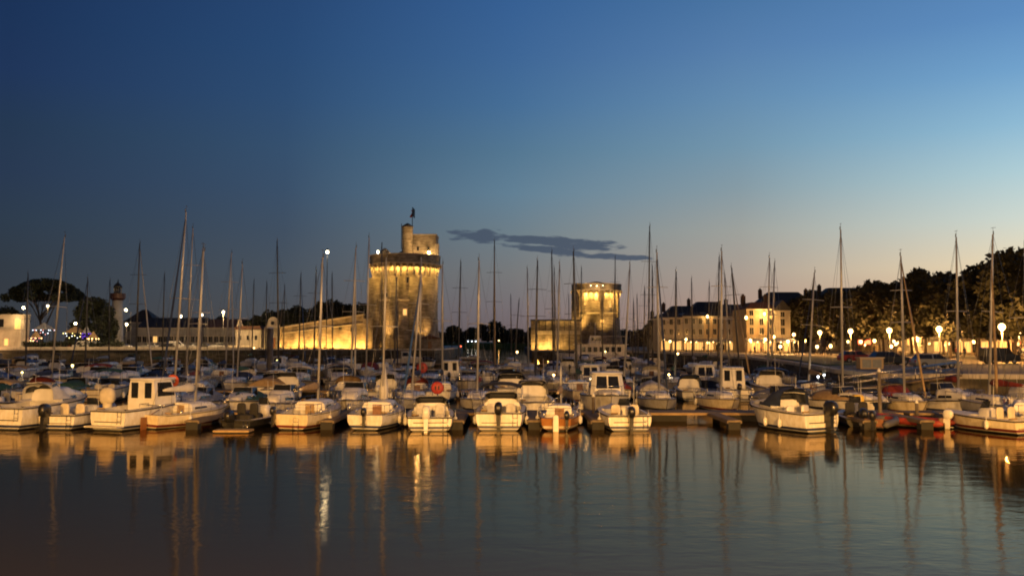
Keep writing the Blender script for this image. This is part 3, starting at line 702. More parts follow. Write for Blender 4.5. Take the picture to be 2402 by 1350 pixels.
# ------------------------------------------------------------------ lamps
def lamp(label, x, y, z, h, power, col=(1, .6, .25), m='lamp_warm', rad=.34, arm=0, cat='street lamp', group=None, name='street_lamp', style='globe'):
    t = thing(name, label, cat, (x, y, z), group=group)
    part('post', ('post', h), lambda: MB().tube([(0, 0, 0), (0, 0, .5), (0, 0, .6), (0, 0, h - .2)], [.14, .12, .075, .05], 8), 'iron', t)
    part('lantern', ('glob', rad), lambda: MB().blob((0, 0, 0), rad, rad, rad * 1.05, 12, 8), m, t, (0, 0, h + rad * .7))
    part('lantern_cap', ('lcap', rad), lambda: MB().lathe([(rad * 1.1, 0), (rad * .8, .12), (.05, .26)], 10, (0, 0, 0)), 'iron', t, (0, 0, h + rad * 1.85))
    if arm:
        t.location.y += arm; part('arm', ('arm', h, arm), lambda: MB().tube([(0, 0, h - .3), (0, -arm * .6, h + .1), (0, -arm, h)], .05, 6), 'iron', t)
        for o in t.children:
            if o.name.startswith('lantern'): o.location.y = -arm
    if power: light('lamp_light', t, (0, -arm, h - rad * .2 - .25), power, col, .3)
    return t

# ------------------------------------------------------------------ towers
def machi_tower(name, label, cx, cy, z0, prof, zc0, zc1, ztop, rw, ro, nb, lit, string_z, power, dark_groups=None, roofcone=None, windows=(), turrets=()):
    """round stone tower with a machicolated parapet; lamps in the bays under the parapet"""
    t = thing(name, label, 'tower', (cx, cy, z0))
    sh = part('tower_wall', None, MB().lathe([(r, z - z0) for r, z in prof], 48), 'stone', t)
    for a, r, za, zb in turrets:
        part('engaged_turret', None, MB().lathe([(r * 1.08, za - z0), (r, za - z0 + 3), (r, zb - z0)], 20), 'stone', t, ((rw - r * .45) * math.sin(a), -(rw - r * .45) * math.cos(a), 0))
    part('string_course', None, MB().lathe([(rw + .03, 0), (rw + .32, .05), (rw + .32, .4), (rw + .03, .5)], 48, (0, 0, string_z - z0), smooth=False), 'stone_trim', t)
    mb = MB(); h = ztop - zc1
    mb.lathe([(ro - .6, zc1 - z0), (ro, zc1 - z0), (ro, ztop - z0), (ro - .6, ztop - z0), (ro - .6, zc1 - z0)], 48, smooth=False, cap=False)
    pa = part('parapet', None, mb, 'stone', t)
    part('parapet_coping', None, MB().lathe([(ro - .7, 0), (ro + .12, 0), (ro + .12, .25), (ro - .7, .25), (ro - .7, 0)], 48, (0, 0, ztop - z0 + .003), smooth=False, cap=False), 'stone_trim', pa)
    part('wall_walk', None, MB().lathe([(.01, zc1 - z0 + 1), (ro - .5, zc1 - z0 + 1), (ro - .5, zc1 - z0 + 1.2), (.01, zc1 - z0 + 1.2)], 32), 'stone', t)
    def corbel():
        mb = MB(); d = ro - rw; H = zc1 - zc0; w = .26
        prof_ = [(0, 0), (0, H + .1), (-d - .0, H + .1), (-d, H * .72), (-d * .66, H * .68), (-d * .62, H * .45), (-d * .33, H * .4), (-d * .3, H * .18)]
        return mb.prism([(y, z) for y, z in prof_], 'x', -w, w)
    for k in range(nb):
        a = -PI + 2 * PI * k / nb
        if abs(a) > R(108): continue
        part('corbel', (name, 'corbel'), corbel, 'stone_trim', t, ((rw - .1) * math.sin(a), -(rw - .1) * math.cos(a), zc0 - z0), (0, 0, a))
        am = a + PI / nb
        # rounded arch head between two corbels
        def arch():
            W = 2 * PI * ro / nb / 2; H = W
            pts = [(-W, 0)] + [(-W + .0 + (W - W * math.cos(q)) , -H * .9 + H * .9 * math.sin(q)) for q in [PI * i / 8 for i in range(0, 9)]] + [(W, 0)]
            return MB().prism([(x, z) for x, z in [(-W, .1), (-W, -H * .9)] + [(-W * math.cos(q), -H * .9 + H * .8 * math.sin(q)) for q in [PI * i / 8 for i in range(1, 8)]] + [(W, -H * .9), (W, .1)]], 'y', -.3, .0)
        if abs(am) < R(105): part('corbel_arch', (name, 'arch'), arch, 'stone_trim', t, ((ro - .02) * math.sin(am), -(ro - .02) * math.cos(am), zc1 - z0 - .02), (0, 0, am))
        if abs(am) < R(97) and (dark_groups is None or k % dark_groups[0] not in dark_groups[1]):
            rr = ro + .02
            l = light('niche_light', t, (rr * math.sin(am), -rr * math.cos(am), zc1 - z0 - .35), power, (1, .54, .11), .1, spot=88, blend=.9); aim(l, (-.17 * math.sin(am), .17 * math.cos(am), -1))
        elif abs(am) < R(100):
            part('bay_pier', (name, 'pier'), lambda: MB().box(-.62, .62, -(ro - rw) + .1, .3, -8.5, 0), 'stone', t, ((rw) * math.sin(am), -(rw) * math.cos(am), zc1 - z0 - .03), (0, 0, am))
    for a, z, w, h_, lt in windows:
        f = part('window', None, MB().box(-w / 2, w / 2, -.06, .3, 0, h_), 'win_lit' if lt else 'glass', t, ((rw + .02) * math.sin(a), -(rw + .02) * math.cos(a), z - z0), (0, 0, a))
        part('window_surround', None, MB().box(-w / 2 - .22, -w / 2 - .01, -.14, .2, -.2, h_ + .2).box(w / 2 + .01, w / 2 + .22, -.14, .2, -.2, h_ + .2).box(-w / 2 - .01, w / 2 + .01, -.14, .2, h_ + .005, h_ + .2).box(-w / 2 - .01, w / 2 + .01, -.2, .2, -.2, -.005), 'stone_trim', f)
    return t
S = 255; sx = gx(949, S)
zt = lambda py, Y: at(1201, py, Y).z
T1 = machi_tower('round_tower', 'big round stone keep with glowing machicolations, stair turret and flag', sx, S, QL,
    [(10.6, QL), (9.7, 8), (9.45, 12), (9.45, 29)], zt(652, S), zt(622, S), zt(603, S), 9.45, 10.15, 34, 17, zt(708, S), 1300,
    windows=[(R(7), zt(741, S), 1.0, 1.7, True), (R(11), zt(668, S), .6, 1.6, False), (R(-25), zt(700, S), .6, 1.2, False), (R(20), zt(775, S), .6, 1.2, False), (R(-5), zt(780, S), .6, 1.0, False)],
    turrets=[(R(-58), 2.9, QL, zt(655, S)), (R(52), 2.9, QL, zt(655, S)), (R(-12), 1.5, QL, zt(655, S)), (R(22), 1.6, QL, zt(655, S))])
def sub(o, dx, py_): return (dx, 0, zt(py_, S) - QL)
px2 = .1226
ztp = zt(603, S) - QL
keep = part('upper_keep', None, MB().box(1.9, 9.2, -3.2, 4.5, ztp - 3, zt(555, S) - QL), 'stone', T1)
part('keep_coping', None, MB().box(1.75, 9.35, -3.35, 4.65, zt(555, S) - QL + .003, zt(553, S) - QL + .15), 'stone_trim', keep)
for i in range(2): part('window', None, MB().box(-.3, .3, -.05, .2, 0, 1.1), 'glass', keep, (4 + i * 3.0, -3.2, ztp + 1.6))
part('buttress', None, MB().box(8.9, 10.0, -3.9, -2.6, ztp - 1.3, zt(575, S) - QL), 'stone_trim', keep)
tur = part('stair_turret', None, MB().lathe([(1.55, ztp - 3), (1.55, zt(538, S) - QL), (1.7, zt(537, S) - QL), (1.7, zt(534, S) - QL)], 20, (1.0, -3.4, 0)), 'stone', T1)
part('turret_roof', None, MB().lathe([(1.6, 0), (.1, .9)], 20, (1.0, -3.4, zt(534, S) - QL + .01)), 'slate', tur)
part('lower_roof', None, MB().lathe([(5.4, ztp - 1.4), (4.2, ztp + .2), (.3, ztp + 2.2)], 20, (.0, .5, 0)), 'slate', T1)
part('roof_turret', None, MB().lathe([(1.3, ztp - 1), (1.3, ztp + 1.5), (.3, ztp + 2.4)], 14, (-5.6, -2, 0)), 'stone', T1)
part('antenna', None, MB().tube([(-.7, -3.4, ztp + 2), (-.7, -3.4, ztp + 9.3)], .09, 6), 'iron', T1); part('antenna', None, MB().tube([(-6.6, -1, ztp), (-6.6, -1, ztp + 4.2)], .12, 6), 'iron', T1)
fp = part('flagpole', None, MB().tube([(2.4, -3.6, ztp + 2), (2.4, -3.6, zt(490, S) - QL)], [.13, .09], 8), 'iron', T1)
def flag():
    mb = MB(); r = []
    for i in range(7):
        t = i / 6; r.append([(2.5 + t * .55 + .12 * math.sin(t * 7), -3.6 + .2 * math.sin(t * 6), zt(491, S) - QL - t * .5 - (0 if j == 0 else 2.6) + 0) for j in (0, 1)])
    return mb.loft(r, closed=False, cap=False)
part('flag', None, flag, 'can_blue', fp)
part('flag', None, lambda: MB().prism([(1.95 + .35 * math.sin(i), zt(497, S) - QL - i * .42) for i in range(6)] + [(2.38, zt(497, S) - QL - 5 * .42 + .1 * 0), (2.38, zt(497, S) - QL)], 'y', -3.64, -3.6), 'can_red', fp)
light('keep_light', T1, (4.6, -7.6, ztp + .45), 1500, (1, .6, .22), .3)
light('keep_light', T1, (7.2, -4.4, ztp + .4), 90, (1, .66, .26), .2)
part('keep_lamp', None, MB().box(6.9, 7.5, -4.3, -3.9, ztp + .1, ztp + 1.3), 'lamp_warm', T1)
light('keep_light', T1, (-6.6, -6.2, ztp + .9), 50, (1, .66, .3), .2)
part('keep_lamp', None, MB().blob((-7.0, -6.0, ztp + .9), .3, .3, .45, 8, 6), 'lamp_white', T1)
for a, p_ in ((-62, 19000), (-20, 12000), (34, 11000)):
    l = light('base_floodlight', T1, (13.6 * math.sin(R(a)), -13.6 * math.cos(R(a)), .4), p_, (1, .52, .14), .3, spot=60)
    aim(l, (-math.sin(R(a)) * .35, math.cos(R(a)) * .35, 1))
    part('floodlight_box', 'fbox', lambda: MB().box(-.3, .3, -.2, .2, 0, .35), 'iron', T1, (13.8 * math.sin(R(a)), -13.8 * math.cos(R(a)), 0))
# the low service block right of the big tower
t = thing('guard_hut', 'low stone guard hut at the right foot of the big round tower', 'hut', (gx(1010, 240), 240, QL))
part('wall', None, MB().box(-3.2, 3.2, -2, 2, 0, 2.6), 'stone', t); part('roof', None, MB().prism([(-3.6, 2.6), (3.6, 2.6), (0, 3.7)], 'y', -2.3, 2.3), 'tile', t)
part('door', None, MB().box(-.5, .5, -2.05, -1.9, 0, 2), 'varnish', t)

S2 = 285; cx2 = gx(1400, S2)
T2 = machi_tower('drum_tower', 'smaller drum tower with brightly lit window groups and flat conical roof', cx2, S2, QR,
    [(8.6, QR), (7.5, 9), (7.3, 13), (7.3, zt(676, S2))], zt(709, S2), zt(682, S2), zt(669, S2), 7.3, 7.95, 28, 14, zt(737, S2), 2600, dark_groups=(4, (2,)),
    windows=[(R(8), zt(763, S2), 1.0, 1.6, True), (R(-2), zt(780, S2), .6, 1.7, True), (R(-24), zt(763, S2), .6, .7, True), (R(30), zt(722, S2), .7, 1.1, True), (R(-35), zt(716, S2), .6, .6, True)])
part('roof', None, MB().lathe([(6.7, zt(669, S2) - QR - .6), (6.5, zt(668.5, S2) - QR), (.2, zt(660, S2) - QR)], 32), 'tile', T2)
part('battered_buttress', None, MB().lathe([(2.6, 0), (2.2, 4), (2.0, zt(668, S2) - QR)], 16, (-6.2, -2.6, 0)), 'stone', T2)
for dx, dy, p_, d in ((-13, -7, 16000, (.35, .25, 1)), (-10.5, -6.5, 7000, (.2, .2, 1)), (2.5, -13.5, 15000, (0, .3, 1))):
    l = light('base_floodlight', T2, (dx, dy, .5), p_, (1, .54, .12), .3, spot=70); aim(l, d)
l = light('base_floodlight', T2, (-9.5, -11.5, .5), 15000, (1, .54, .12), .3, spot=60); aim(l, (.16, .42, 1))
part('floodlight_box', 'fbox', None, 'iron', T2, (-9.7, -11.9, 0))
for k in range(3):
    part('parapet_lamp', None, MB().blob((0, 0, 0), .13, .13, .13, 8, 6), 'lamp_white', T2, (-2.6 + 1.9 * k, -8.3, zt(673, S2) - QR - .1 * (k % 2)))
    light('parapet_light', T2, (-4.2 + 3.8 * k, -9.6 + .25 * abs(k - 1) * 3, zt(678, S2) - QR), 170, (1, .58, .2), .2)

# crenellated wall left of the drum tower
Yc = 268; x0 = gx(1250, Yc); x1 = gx(1350, Yc); t = thing('curtain_wall', 'short stone curtain wall with a lit walkway, joined to the smaller tower', 'wall', (x0, Yc, QR))
W = x1 - x0 + 1.5; zw = zt(775, Yc) - QR
part('wall', None, MB().box(0, W, 0, 2.4, 0, zw), 'stone', t)
part('ledge', None, MB().box(-.15, W, -.35, -.004, zw - 1.1, zw), 'stone_trim', t)
part('parapet_wall', None, MB().box(1.2, W, 1.6, 2.4, zw + .003, zt(752, Yc) - QR), 'stone', t)
part('corner_pier', None, MB().box(-.6, 1.19, -.5, 2.5, 0, zt(752, Yc) - QR), 'stone', t)
part('walkway_roof', None, MB().box(-.7, W, -.9, 2.6, zt(752, Yc) - QR + .004, zt(749, Yc) - QR), 'slate', t)
for k in range(6):
    part('post', 'cwpost', lambda: MB().box(-.1, .1, -.1, .1, 0, 2.8), 'iron', t, (1.9 + k * 1.9, -.2, zw))
    light('walkway_light', t, (1.9 + k * 1.9 + .9, .6, zt(755, Yc) - QR), 60, (1, .56, .14), .1)
for k, p_ in ((1.5, 1500), (4.5, 1700), (8, 350), (11, 160)):
    l = light('base_floodlight', t, (k, -2.2, .4), p_, (1, .54, .12), .25); 
    part('floodlight_box', 'fbox', None, 'iron', t, (k, -2.5, 0))

# the sloping floodlit rampart left of the big tower
Yw = 246; xa = gx(658, Yw); xb = gx(852, Yw); t = thing('rampart_wall', 'long sloping stone rampart glowing yellow from floodlights at its foot', 'wall', (xa, Yw, QL))
Wd = xb - xa; za = zt(770, Yw) - QL; zb = zt(739, Yw) - QL
part('wall', None, MB().prism([(0, 0), (Wd, 0), (Wd, zb), (0, za)], 'y', 0, 2.2), 'stone', t)
part('coping', None, MB().prism([(-.2, za + .003), (Wd + .2, zb + .003), (Wd + .2, zb + .45), (-.2, za + .45)], 'y', -.35, 2.5), 'stone_trim', t)
part('moulding', None, MB().prism([(0, za * .72), (Wd, zb * .74), (Wd, zb * .74 + .3), (0, za * .72 + .3)], 'y', -.18, -.003), 'stone_trim', t)
for u, z_ in ((.72, 5.2), (.86, 4.6)): part('window', None, MB().box(u * Wd - .35, u * Wd + .35, -.04, .2, z_, z_ + 1.2), 'glass', t)
for k in range(10):
    u = (k + .5) / 10
    light('base_floodlight', t, (u * Wd, -1.9, .5), 420 + 2000 * u ** 1.3, (1, .5, .1), .25)
    part('floodlight_box', 'fbox', None, 'iron', t, (u * Wd, -2.3, 0))
part('end_pier', None, MB().box(Wd + .003, Wd + 2.6, -.5, 2.8, 0, zb * .9), 'stone', t)
# gatehouse at the left end of the rampart
t = thing('gatehouse', 'small gatehouse with a rounded pediment beside the rampart', 'gatehouse', (gx(638, 244), 244, QL))
gh = zt(768, 244) - QL
part('wall', None, MB().box(-2.2, 2.2, 0, 4, 0, gh), 'stone', t)
part('pediment', None, MB().prism([(-2.1, gh)] + [(1.5 * math.cos(q), gh + .9 + 2.1 * math.sin(q)) for q in [PI - PI * i / 12 for i in range(13)]] + [(2.1, gh)], 'y', .4, 1.4), 'stone_trim', t)
part('door', None, MB().box(-.9, .9, -.05, .2, 0, 3), 'varnish', t); part('roundel', None, MB().lathe([(.5, 0), (.5, .3)], 14).xf(Matrix.Translation((0, .37, gh + 1.3)) @ Matrix.Rotation(R(90), 4, 'X')), 'glass', t)
for s in (-3.0, 3.0): light('gate_light', t, (s, -1.6, .6), 420, (1, .64, .22), .2); part('floodlight_box', 'fbox', None, 'iron', t, (s, -2, 0))
t = thing('gable_house', 'small stone house with a steep pyramid roof left of the gatehouse', 'house', (gx(590, 246), 246, QL))
part('wall', None, MB().box(-4.4, 2.6, 0, 6, 0, zt(772, 246) - QL), 'render_pale', t)
part('roof', None, MB().prism([(-4.8, zt(772, 246) - QL), (3.0, zt(772, 246) - QL), (2.2, zt(764, 246) - QL), (-4, zt(764, 246) - QL)], 'y', -.4, 6.4), 'tile', t)
part('spire', None, MB().lathe([(1.2, zt(764, 246) - QL - 2.4), (1.0, zt(764, 246) - QL), (.1, zt(744, 246) - QL)], 4, (-3.6, .8, 0), smooth=False), 'stone_trim', t)
for k in range(3): part('window', None, MB().box(-.35, .35, -.04, .2, 2.4, 3.6), 'glass', t, (-3.2 + k * 2.2, 0, 0))
# low lit sea wall with bollards
t = thing('low_wall', 'low stone wall glowing orange at the quay edge', 'wall', (gx(532, 236), 236, QL))
W = gx(606, 236) - gx(532, 236); part('wall', None, MB().box(0, W, 0, .5, 0, .9), 'stone_trim', t)
for k in range(5): light('wall_light', t, ((k + .5) * W / 5, -.9, .35), 60, (1, .6, .22), .12); part('wall_lamp', 'wlamp', lambda: MB().box(-.16, .16, -.1, .1, 0, .3), 'lamp_hot', t, ((k + .5) * W / 5, -1.0, .1))

# ------------------------------------------------------------------ lighthouse
Yl = 258; t = thing('lighthouse', 'slim white lighthouse with a dark red gallery and lantern dome', 'lighthouse', (gx(273, Yl), Yl, QL)); k_ = .1226 * Yl / 255
b_ = zt(700, Yl) - QL
part('tower_wall', None, MB().lathe([(2.3, 0), (1.75, 3), (1.45, b_)], 20), 'render_white', t)
ga = part('gallery', None, MB().lathe([(1.4, b_ - .6), (2.15, b_ + .1), (2.2, b_ + 1.5), (2.05, b_ + 1.5), (2.05, b_ + .3)], 20, smooth=False), 'redmetal', t)
ln = part('lantern_room', None, MB().lathe([(1.0, b_ + .3), (1.0, b_ + 3.2)], 12), 'glass', t)
part('dome', None, MB().lathe([(1.25, b_ + 3.2), (1.2, b_ + 3.6), (.8, b_ + 4.2), (.2, b_ + 4.7), (.08, b_ + 5.6)], 14), 'iron', ln)
mb = MB()
for i in range(12): a = 2 * PI * i / 12; mb.tube([(1.02 * math.cos(a), 1.02 * math.sin(a), b_ + .3), (1.02 * math.cos(a), 1.02 * math.sin(a), b_ + 3.2)], .05, 4)
part('glazing_bars', None, mb, 'render_white', ln)
part('window', None, MB().box(-.25, .25, -1.9, -1.5, 7, 8.2), 'glass', t)

# ------------------------------------------------------------------ houses
def house(name, label, cat, x, y, z, rz, w, d, h, floors, cols, wallm, roofm='slate', roof='hip', rh=3, win=(1.0, 1.6), lit=(), shop=False, chim=1, ground=True, group=None, mansard=False):
    t = thing(name, label, cat, (x, y, z), rz, group)
    wl = part('wall', None, MB().box(-w / 2, w / 2, 0, d, 0, h), wallm, t)
    part('cornice', None, MB().box(-w / 2 - .06, w / 2 + .06, -.28, -.003, h - .35, h).box(-w / 2 - .003, w / 2 + .003, -.14, -.004, 3.5, 3.7), 'stone_trim', wl)
    e = .3
    if roof == 'hip': mb = MB().hexa([(-w / 2 - e, -e), (w / 2 + e, -e), (w / 2 + e, d + e), (-w / 2 - e, d + e)], h + .003, [(-w / 2 + rh, rh), (w / 2 - rh, rh), (w / 2 - rh, max(d - rh, rh + .2)), (-w / 2 + rh, max(d - rh, rh + .2))], h + rh)
    elif roof == 'gable': mb = MB().prism([(-e, h + .003), (d + e, h + .003), (d / 2, h + rh)], 'x', -w / 2 - .1, w / 2 + .1)
    elif roof == 'mansard': mb = MB().hexa([(-w / 2 - .1, -.1), (w / 2 + .1, -.1), (w / 2 + .1, d), (-w / 2 - .1, d)], h + .003, [(-w / 2 + .1, .9), (w / 2 - .1, .9), (w / 2 - .1, d), (-w / 2 + .1, d)], h + rh * .7).hexa([(-w / 2 + .1, .9), (w / 2 - .1, .9), (w / 2 - .1, d), (-w / 2 + .1, d)], h + rh * .7 + .003, [(-w / 2 + .6, d * .45), (w / 2 - .6, d * .45), (w / 2 - .6, d * .6), (-w / 2 + .6, d * .6)], h + rh)
    elif roof == 'gablefront': mb = MB().prism([(-w / 2 - e, h + .003), (w / 2 + e, h + .003), (0, h + rh)], 'y', -e, d + e)
    else: mb = MB().box(-w / 2 - .1, w / 2 + .1, -.1, d + .1, h + .003, h + .4)
    rf = part('roof', None, mb, roofm, t)
    for i in range(chim):
        cx = (-w / 2 + .8) if i % 2 == 0 else (w / 2 - .8)
        part('chimney', 'chim', lambda: MB().box(-.5, .5, -.4, .4, 0, 2.6).box(-.25, .25, -.2, .2, 2.6, 3.0), 'brick', rf, (cx, d * .45, h + rh * .45))
    fh = (h - (3.6 if shop else 0)) / floors; zb = 3.6 if shop else 0; n = 0
    for f in range(floors):
        for c_ in range(cols):
            wx = -w / 2 + w * (c_ + .5) / cols; wz = zb + fh * f + fh * .28; l = n in lit; n += 1
            wi = part('window', ('hw', win, 0), lambda: MB().box(-win[0] / 2, win[0] / 2, -.03, .2, 0, win[1]), 'win_lit' if l else 'glass', t, (wx, 0, wz))
            part('window_surround', ('hs', win), lambda: MB().box(-win[0] / 2 - .16, -win[0] / 2 - .003, -.09, .1, -.1, win[1] + .18).box(win[0] / 2 + .003, win[0] / 2 + .16, -.09, .1, -.1, win[1] + .18).box(-win[0] / 2 - .002, win[0] / 2 + .002, -.09, .1, win[1] + .004, win[1] + .18).box(-win[0] / 2 - .002, win[0] / 2 + .002, -.15, .1, -.12, -.004).box(-.03, .03, -.05, -.032, 0, win[1]), 'stone_trim', wi)
    if shop:
        ns = max(2, int(w / 3.2))
        for c_ in range(ns):
            wx = -w / 2 + w * (c_ + .5) / ns
            part('shopfront', ('shop', round(w / ns, 2)), lambda: MB().box(-w / ns * .38, w / ns * .38, -.04, .2, .4, 2.7), ['win_shop', 'glass', 'win_lit'][(c_ * 2 + int(abs(x + y))) % 3], t, (wx, 0, 0))
        aw = part('awning', None, MB().hexa([(-w / 2 + .3, -3.0), (w / 2 - .3, -3.0), (w / 2 - .3, -.02), (-w / 2 + .3, -.02)], 2.55, [(-w / 2 + .3, -3.0), (w / 2 - .3, -3.0), (w / 2 - .3, -.02), (-w / 2 + .3, -.02)], 2.62).xf(Matrix.Diagonal((.55 + .4 * ((int(x + y) * 7) % 3) / 2, .6 + .2 * (int(y) % 3), 1, 1))), shop if isinstance(shop, str) else 'awn_cream', t)
        for i in range(len(aw.data.vertices)):
            v = aw.data.vertices[i]
            if v.co.y > -1: v.co.z += .8
    return t
# pale three-storey fronts right of the smaller tower
hx = [(1548, 1602, 744, 'render_pale', 'slate', 3, 'hip', 2), (1602, 1652, 741, 'render_grey', 'slate', 3, 'hip', 2), (1652, 1702, 741, 'render_ochre', 'slate', 3, 'hip', 2), (1702, 1746, 742, 'render_pale', 'tile', 3, 'hip', 2)]
nm = ['left end house of the pale row, its side wall dark', 'grey fronted house second in the pale row', 'ochre house in the pale row with a tall bright wall lamp', 'last pale house of the row beside the corner cafe']
Yh = 232
for i, (a, b2, pt, wm_, rm, fl, rt, ch) in enumerate(hx):
    xa_, xb_ = gx(a, Yh), gx(b2, Yh)
    house('town_house', nm[i], 'house', (xa_ + xb_) / 2, Yh, QR, 0, xb_ - xa_ - .02, 11, zt(pt, Yh) - QR, 2, 3, wm_, rm, rt, 1.0, (.8, 1.4), (), 'awn_cream', 0, group='pale house fronts on the far quay')
def wall_lamp(label, px, py, Y, dy, power, col=(1, .66, .26)):
    p = at(px, py, Y); t = thing('wall_lamp', label, 'lamp', (p.x, Y - .03, p.z), group='wall lamps on the house fronts')
    part('bracket', 'wlb', lambda: MB().tube([(0, 0, -.2), (0, -.7, 0)], .04, 5), 'iron', t)
    part('lantern', 'wll', lambda: MB().blob((0, -.8, 0), .32, .32, .42, 10, 6), 'lamp_hot', t)
    light('lamp_light', t, (0, -1.45, -.2), power, (1, .54, .15), .2)
wall_lamp('bright wall lamp high on the ochre house', 1658, 742, Yh, 0, 420)
wall_lamp('white wall lamp at the right end of the pale houses', 1748, 745, 203, 0, 260)
house('corner_house', 'tall ochre corner building with the brightest wall lamp and a gable', 'house', (gx(1752, 204) + gx(1822, 204)) / 2, 204, QR, 0, gx(1822, 204) - gx(1752, 204), 13, zt(724, 204) - QR, 3, 3, 'render_ochre', 'tile', 'hip', 1.6, (.9, 1.5), (7,), 'awn_cream', 2)
house('gabled_house', 'narrow gabled house with a round topped dormer at the edge of the trees', 'house', gx(1838, 203), 203.4, QR, 0, 3.6, 11, zt(728, 204) - QR, 3, 1, 'render_pale', 'slate', 'gablefront', 2.4, (.9, 1.5), (), 'awn_cream', 0)
wall_lamp('brightest yellow lamp high on the ochre corner building', 1791, 736, 204, 0, 1300, (1, .6, .18))
# dark roofs behind
for lab, px, Y, w, h_top, rt, col, ch in (
    ('dark roofed block with a square chimney stack behind the pale houses', 1605, 262, 12, 716, 'hip', 'render_grey', 1),
    ('steep slate roofed mansion rising behind the pale houses', 1668, 268, 13, 706, 'hip', 'render_grey', 2),
    ('long dark roof sloping down behind the last pale house', 1728, 262, 9, 712, 'gable', 'render_grey', 1),
    ('dark high roofed building behind the corner building', 1850, 255, 15, 683, 'hip', 'render_grey', 2),
    ('long hipped slate roof above the trees of the promenade', 2010, 262, 20, 673, 'hip', 'render_grey', 1),
    ('low dark house with clipped roof beside the small trees', 1558, 258, 7, 735, 'hip', 'render_grey', 1)):
    zt_ = zt(h_top, Y) - QR; rh = 3.4
    house('town_house', lab, 'house', gx(px, Y), Y, QR, 0, w, 10, zt_ - rh, 3, 4, col, 'slate', rt, rh, (1, 1.6), (), False, ch, group='dark houses behind')
# promenade houses on the right (facing the water, seen past the trees)
Yp = [108, 119, 131, 143, 156, 168, 181, 194, 208, 222, 236, 250, 266]
wmn = ['render_pale', 'render_ochre', 'render_grey', 'render_white']
places = ['nearest the right edge', 'second from the right edge', 'behind the bright lamp', 'with red awning', 'between two lamp posts', 'behind the parked estate car', 'beside the red sign', 'midway along the row', 'behind the thin trunks', 'under the hipped roof', 'close to the bright terrace', 'next to the last trees']
for i in range(len(Yp) - 1):
    w = Yp[i + 1] - Yp[i]
    hh = house('promenade_house', f'{["pale", "ochre", "grey", "white"][i % 4]} house with lit cafe front {places[i]}', 'house', 92, (Yp[i] + Yp[i + 1]) / 2, QR, R(-90), w - .03, 12, 9.8 + (i * 37 % 5) * .6, 2, 4, wmn[i % 4], ['slate', 'tile'][i % 2], 'gable', 3.0, (1, 1.7), (i * 3 % 7,), ('awn_red' if i == 3 else 'awn_cream') if i < 7 else False, 1, group='houses with lit cafe fronts behind the trees')
    light('shop_light', hh, (w * (.25 if i % 2 else -.2), -1.7, 2.1), [220, 40, 300, 90, 330, 60, 180, 30, 20, 60, 15, 90][i], (1, .45, .1), .3)
# left: villa with a glowing panel for lamplight on its wall, long dark roofed halls
Yv = 238
t = thing('quay_villa', 'flat roofed two storey pale building lit by a lamp at its corner', 'building', (gx(30, Yv), Yv, QL))
xr = gx(62, Yv) - gx(30, Yv); h1 = zt(774, Yv) - QL; h2 = zt(739, Yv) - QL
t.location.x -= 1.6
part('wall', None, MB().box(-14, xr, 0, 4, 0, h1), 'render_pale', t); part('upper_wall', None, MB().box(-14, xr + .2, 1.0, 4, h1 + .003, h2), 'render_pale', t)
part('cornice', None, MB().box(-14, xr + .4, .7, 4.2, h2 + .003, h2 + .3).box(-14, xr + .2, -.2, .9, h1 + .003, h1 + .3), 'stone_trim', t)
for x_, z_, lt in ((-9, 1.2, 0), (-5, 1.2, 0), (-.2, .9, 1)): part('window', None, MB().box(x_ - .5, x_ + .5, -.04, .2, z_, z_ + 1.8), 'win_lit' if lt else 'glass', t)
for x_ in (-9, -5.5, -2.2): part('upper_window', None, MB().box(x_ - .6, x_ + .6, .95, 1.2, h1 + .9, h1 + 3), 'glass', t)
part('lamplight_panel', None, MB().box(1.4, 2.9, .95, 1.2, h1 + .35, h1 + 3.0), 'win_lit', t)  # glowing panel stands in for lamplight on the wall
light('balcony_light', t, (2.3, -.6, h1 + 2.9), 260, (1, .68, .3), .2)
light('facade_light', t, (-3, -9, 1), 3200, (1, .52, .2), .3)
house('harbour_hall', 'long low harbour hall with dark roof right of the lighthouse', 'building', (gx(320, 272) + gx(470, 272)) / 2, 272, QL, 0, gx(470, 272) - gx(320, 272), 14, zt(768, 272) - QL, 1, 12, 'render_grey', 'slate', 'gable', 3.2, (1.2, 1.8), (3,), False, 0)
house('harbour_shed', 'plain dark roofed shed between the hall and the small spire', 'building', (gx(474, 274) + gx(566, 274)) / 2, 274, QL, 0, gx(566, 274) - gx(474, 274), 13, zt(768, 274) - QL, 1, 7, 'render_grey', 'tile', 'gable', 2.8, (1.2, 1.8), (), False, 0)
house('pyramid_house', 'house with a dark pyramid roof behind the lighthouse', 'house', gx(325, 290), 290, QL, 0, 10, 9, zt(755, 290) - QL, 2, 3, 'render_grey', 'slate', 'hip', 4.2, (1, 1.5), (), False, 0)

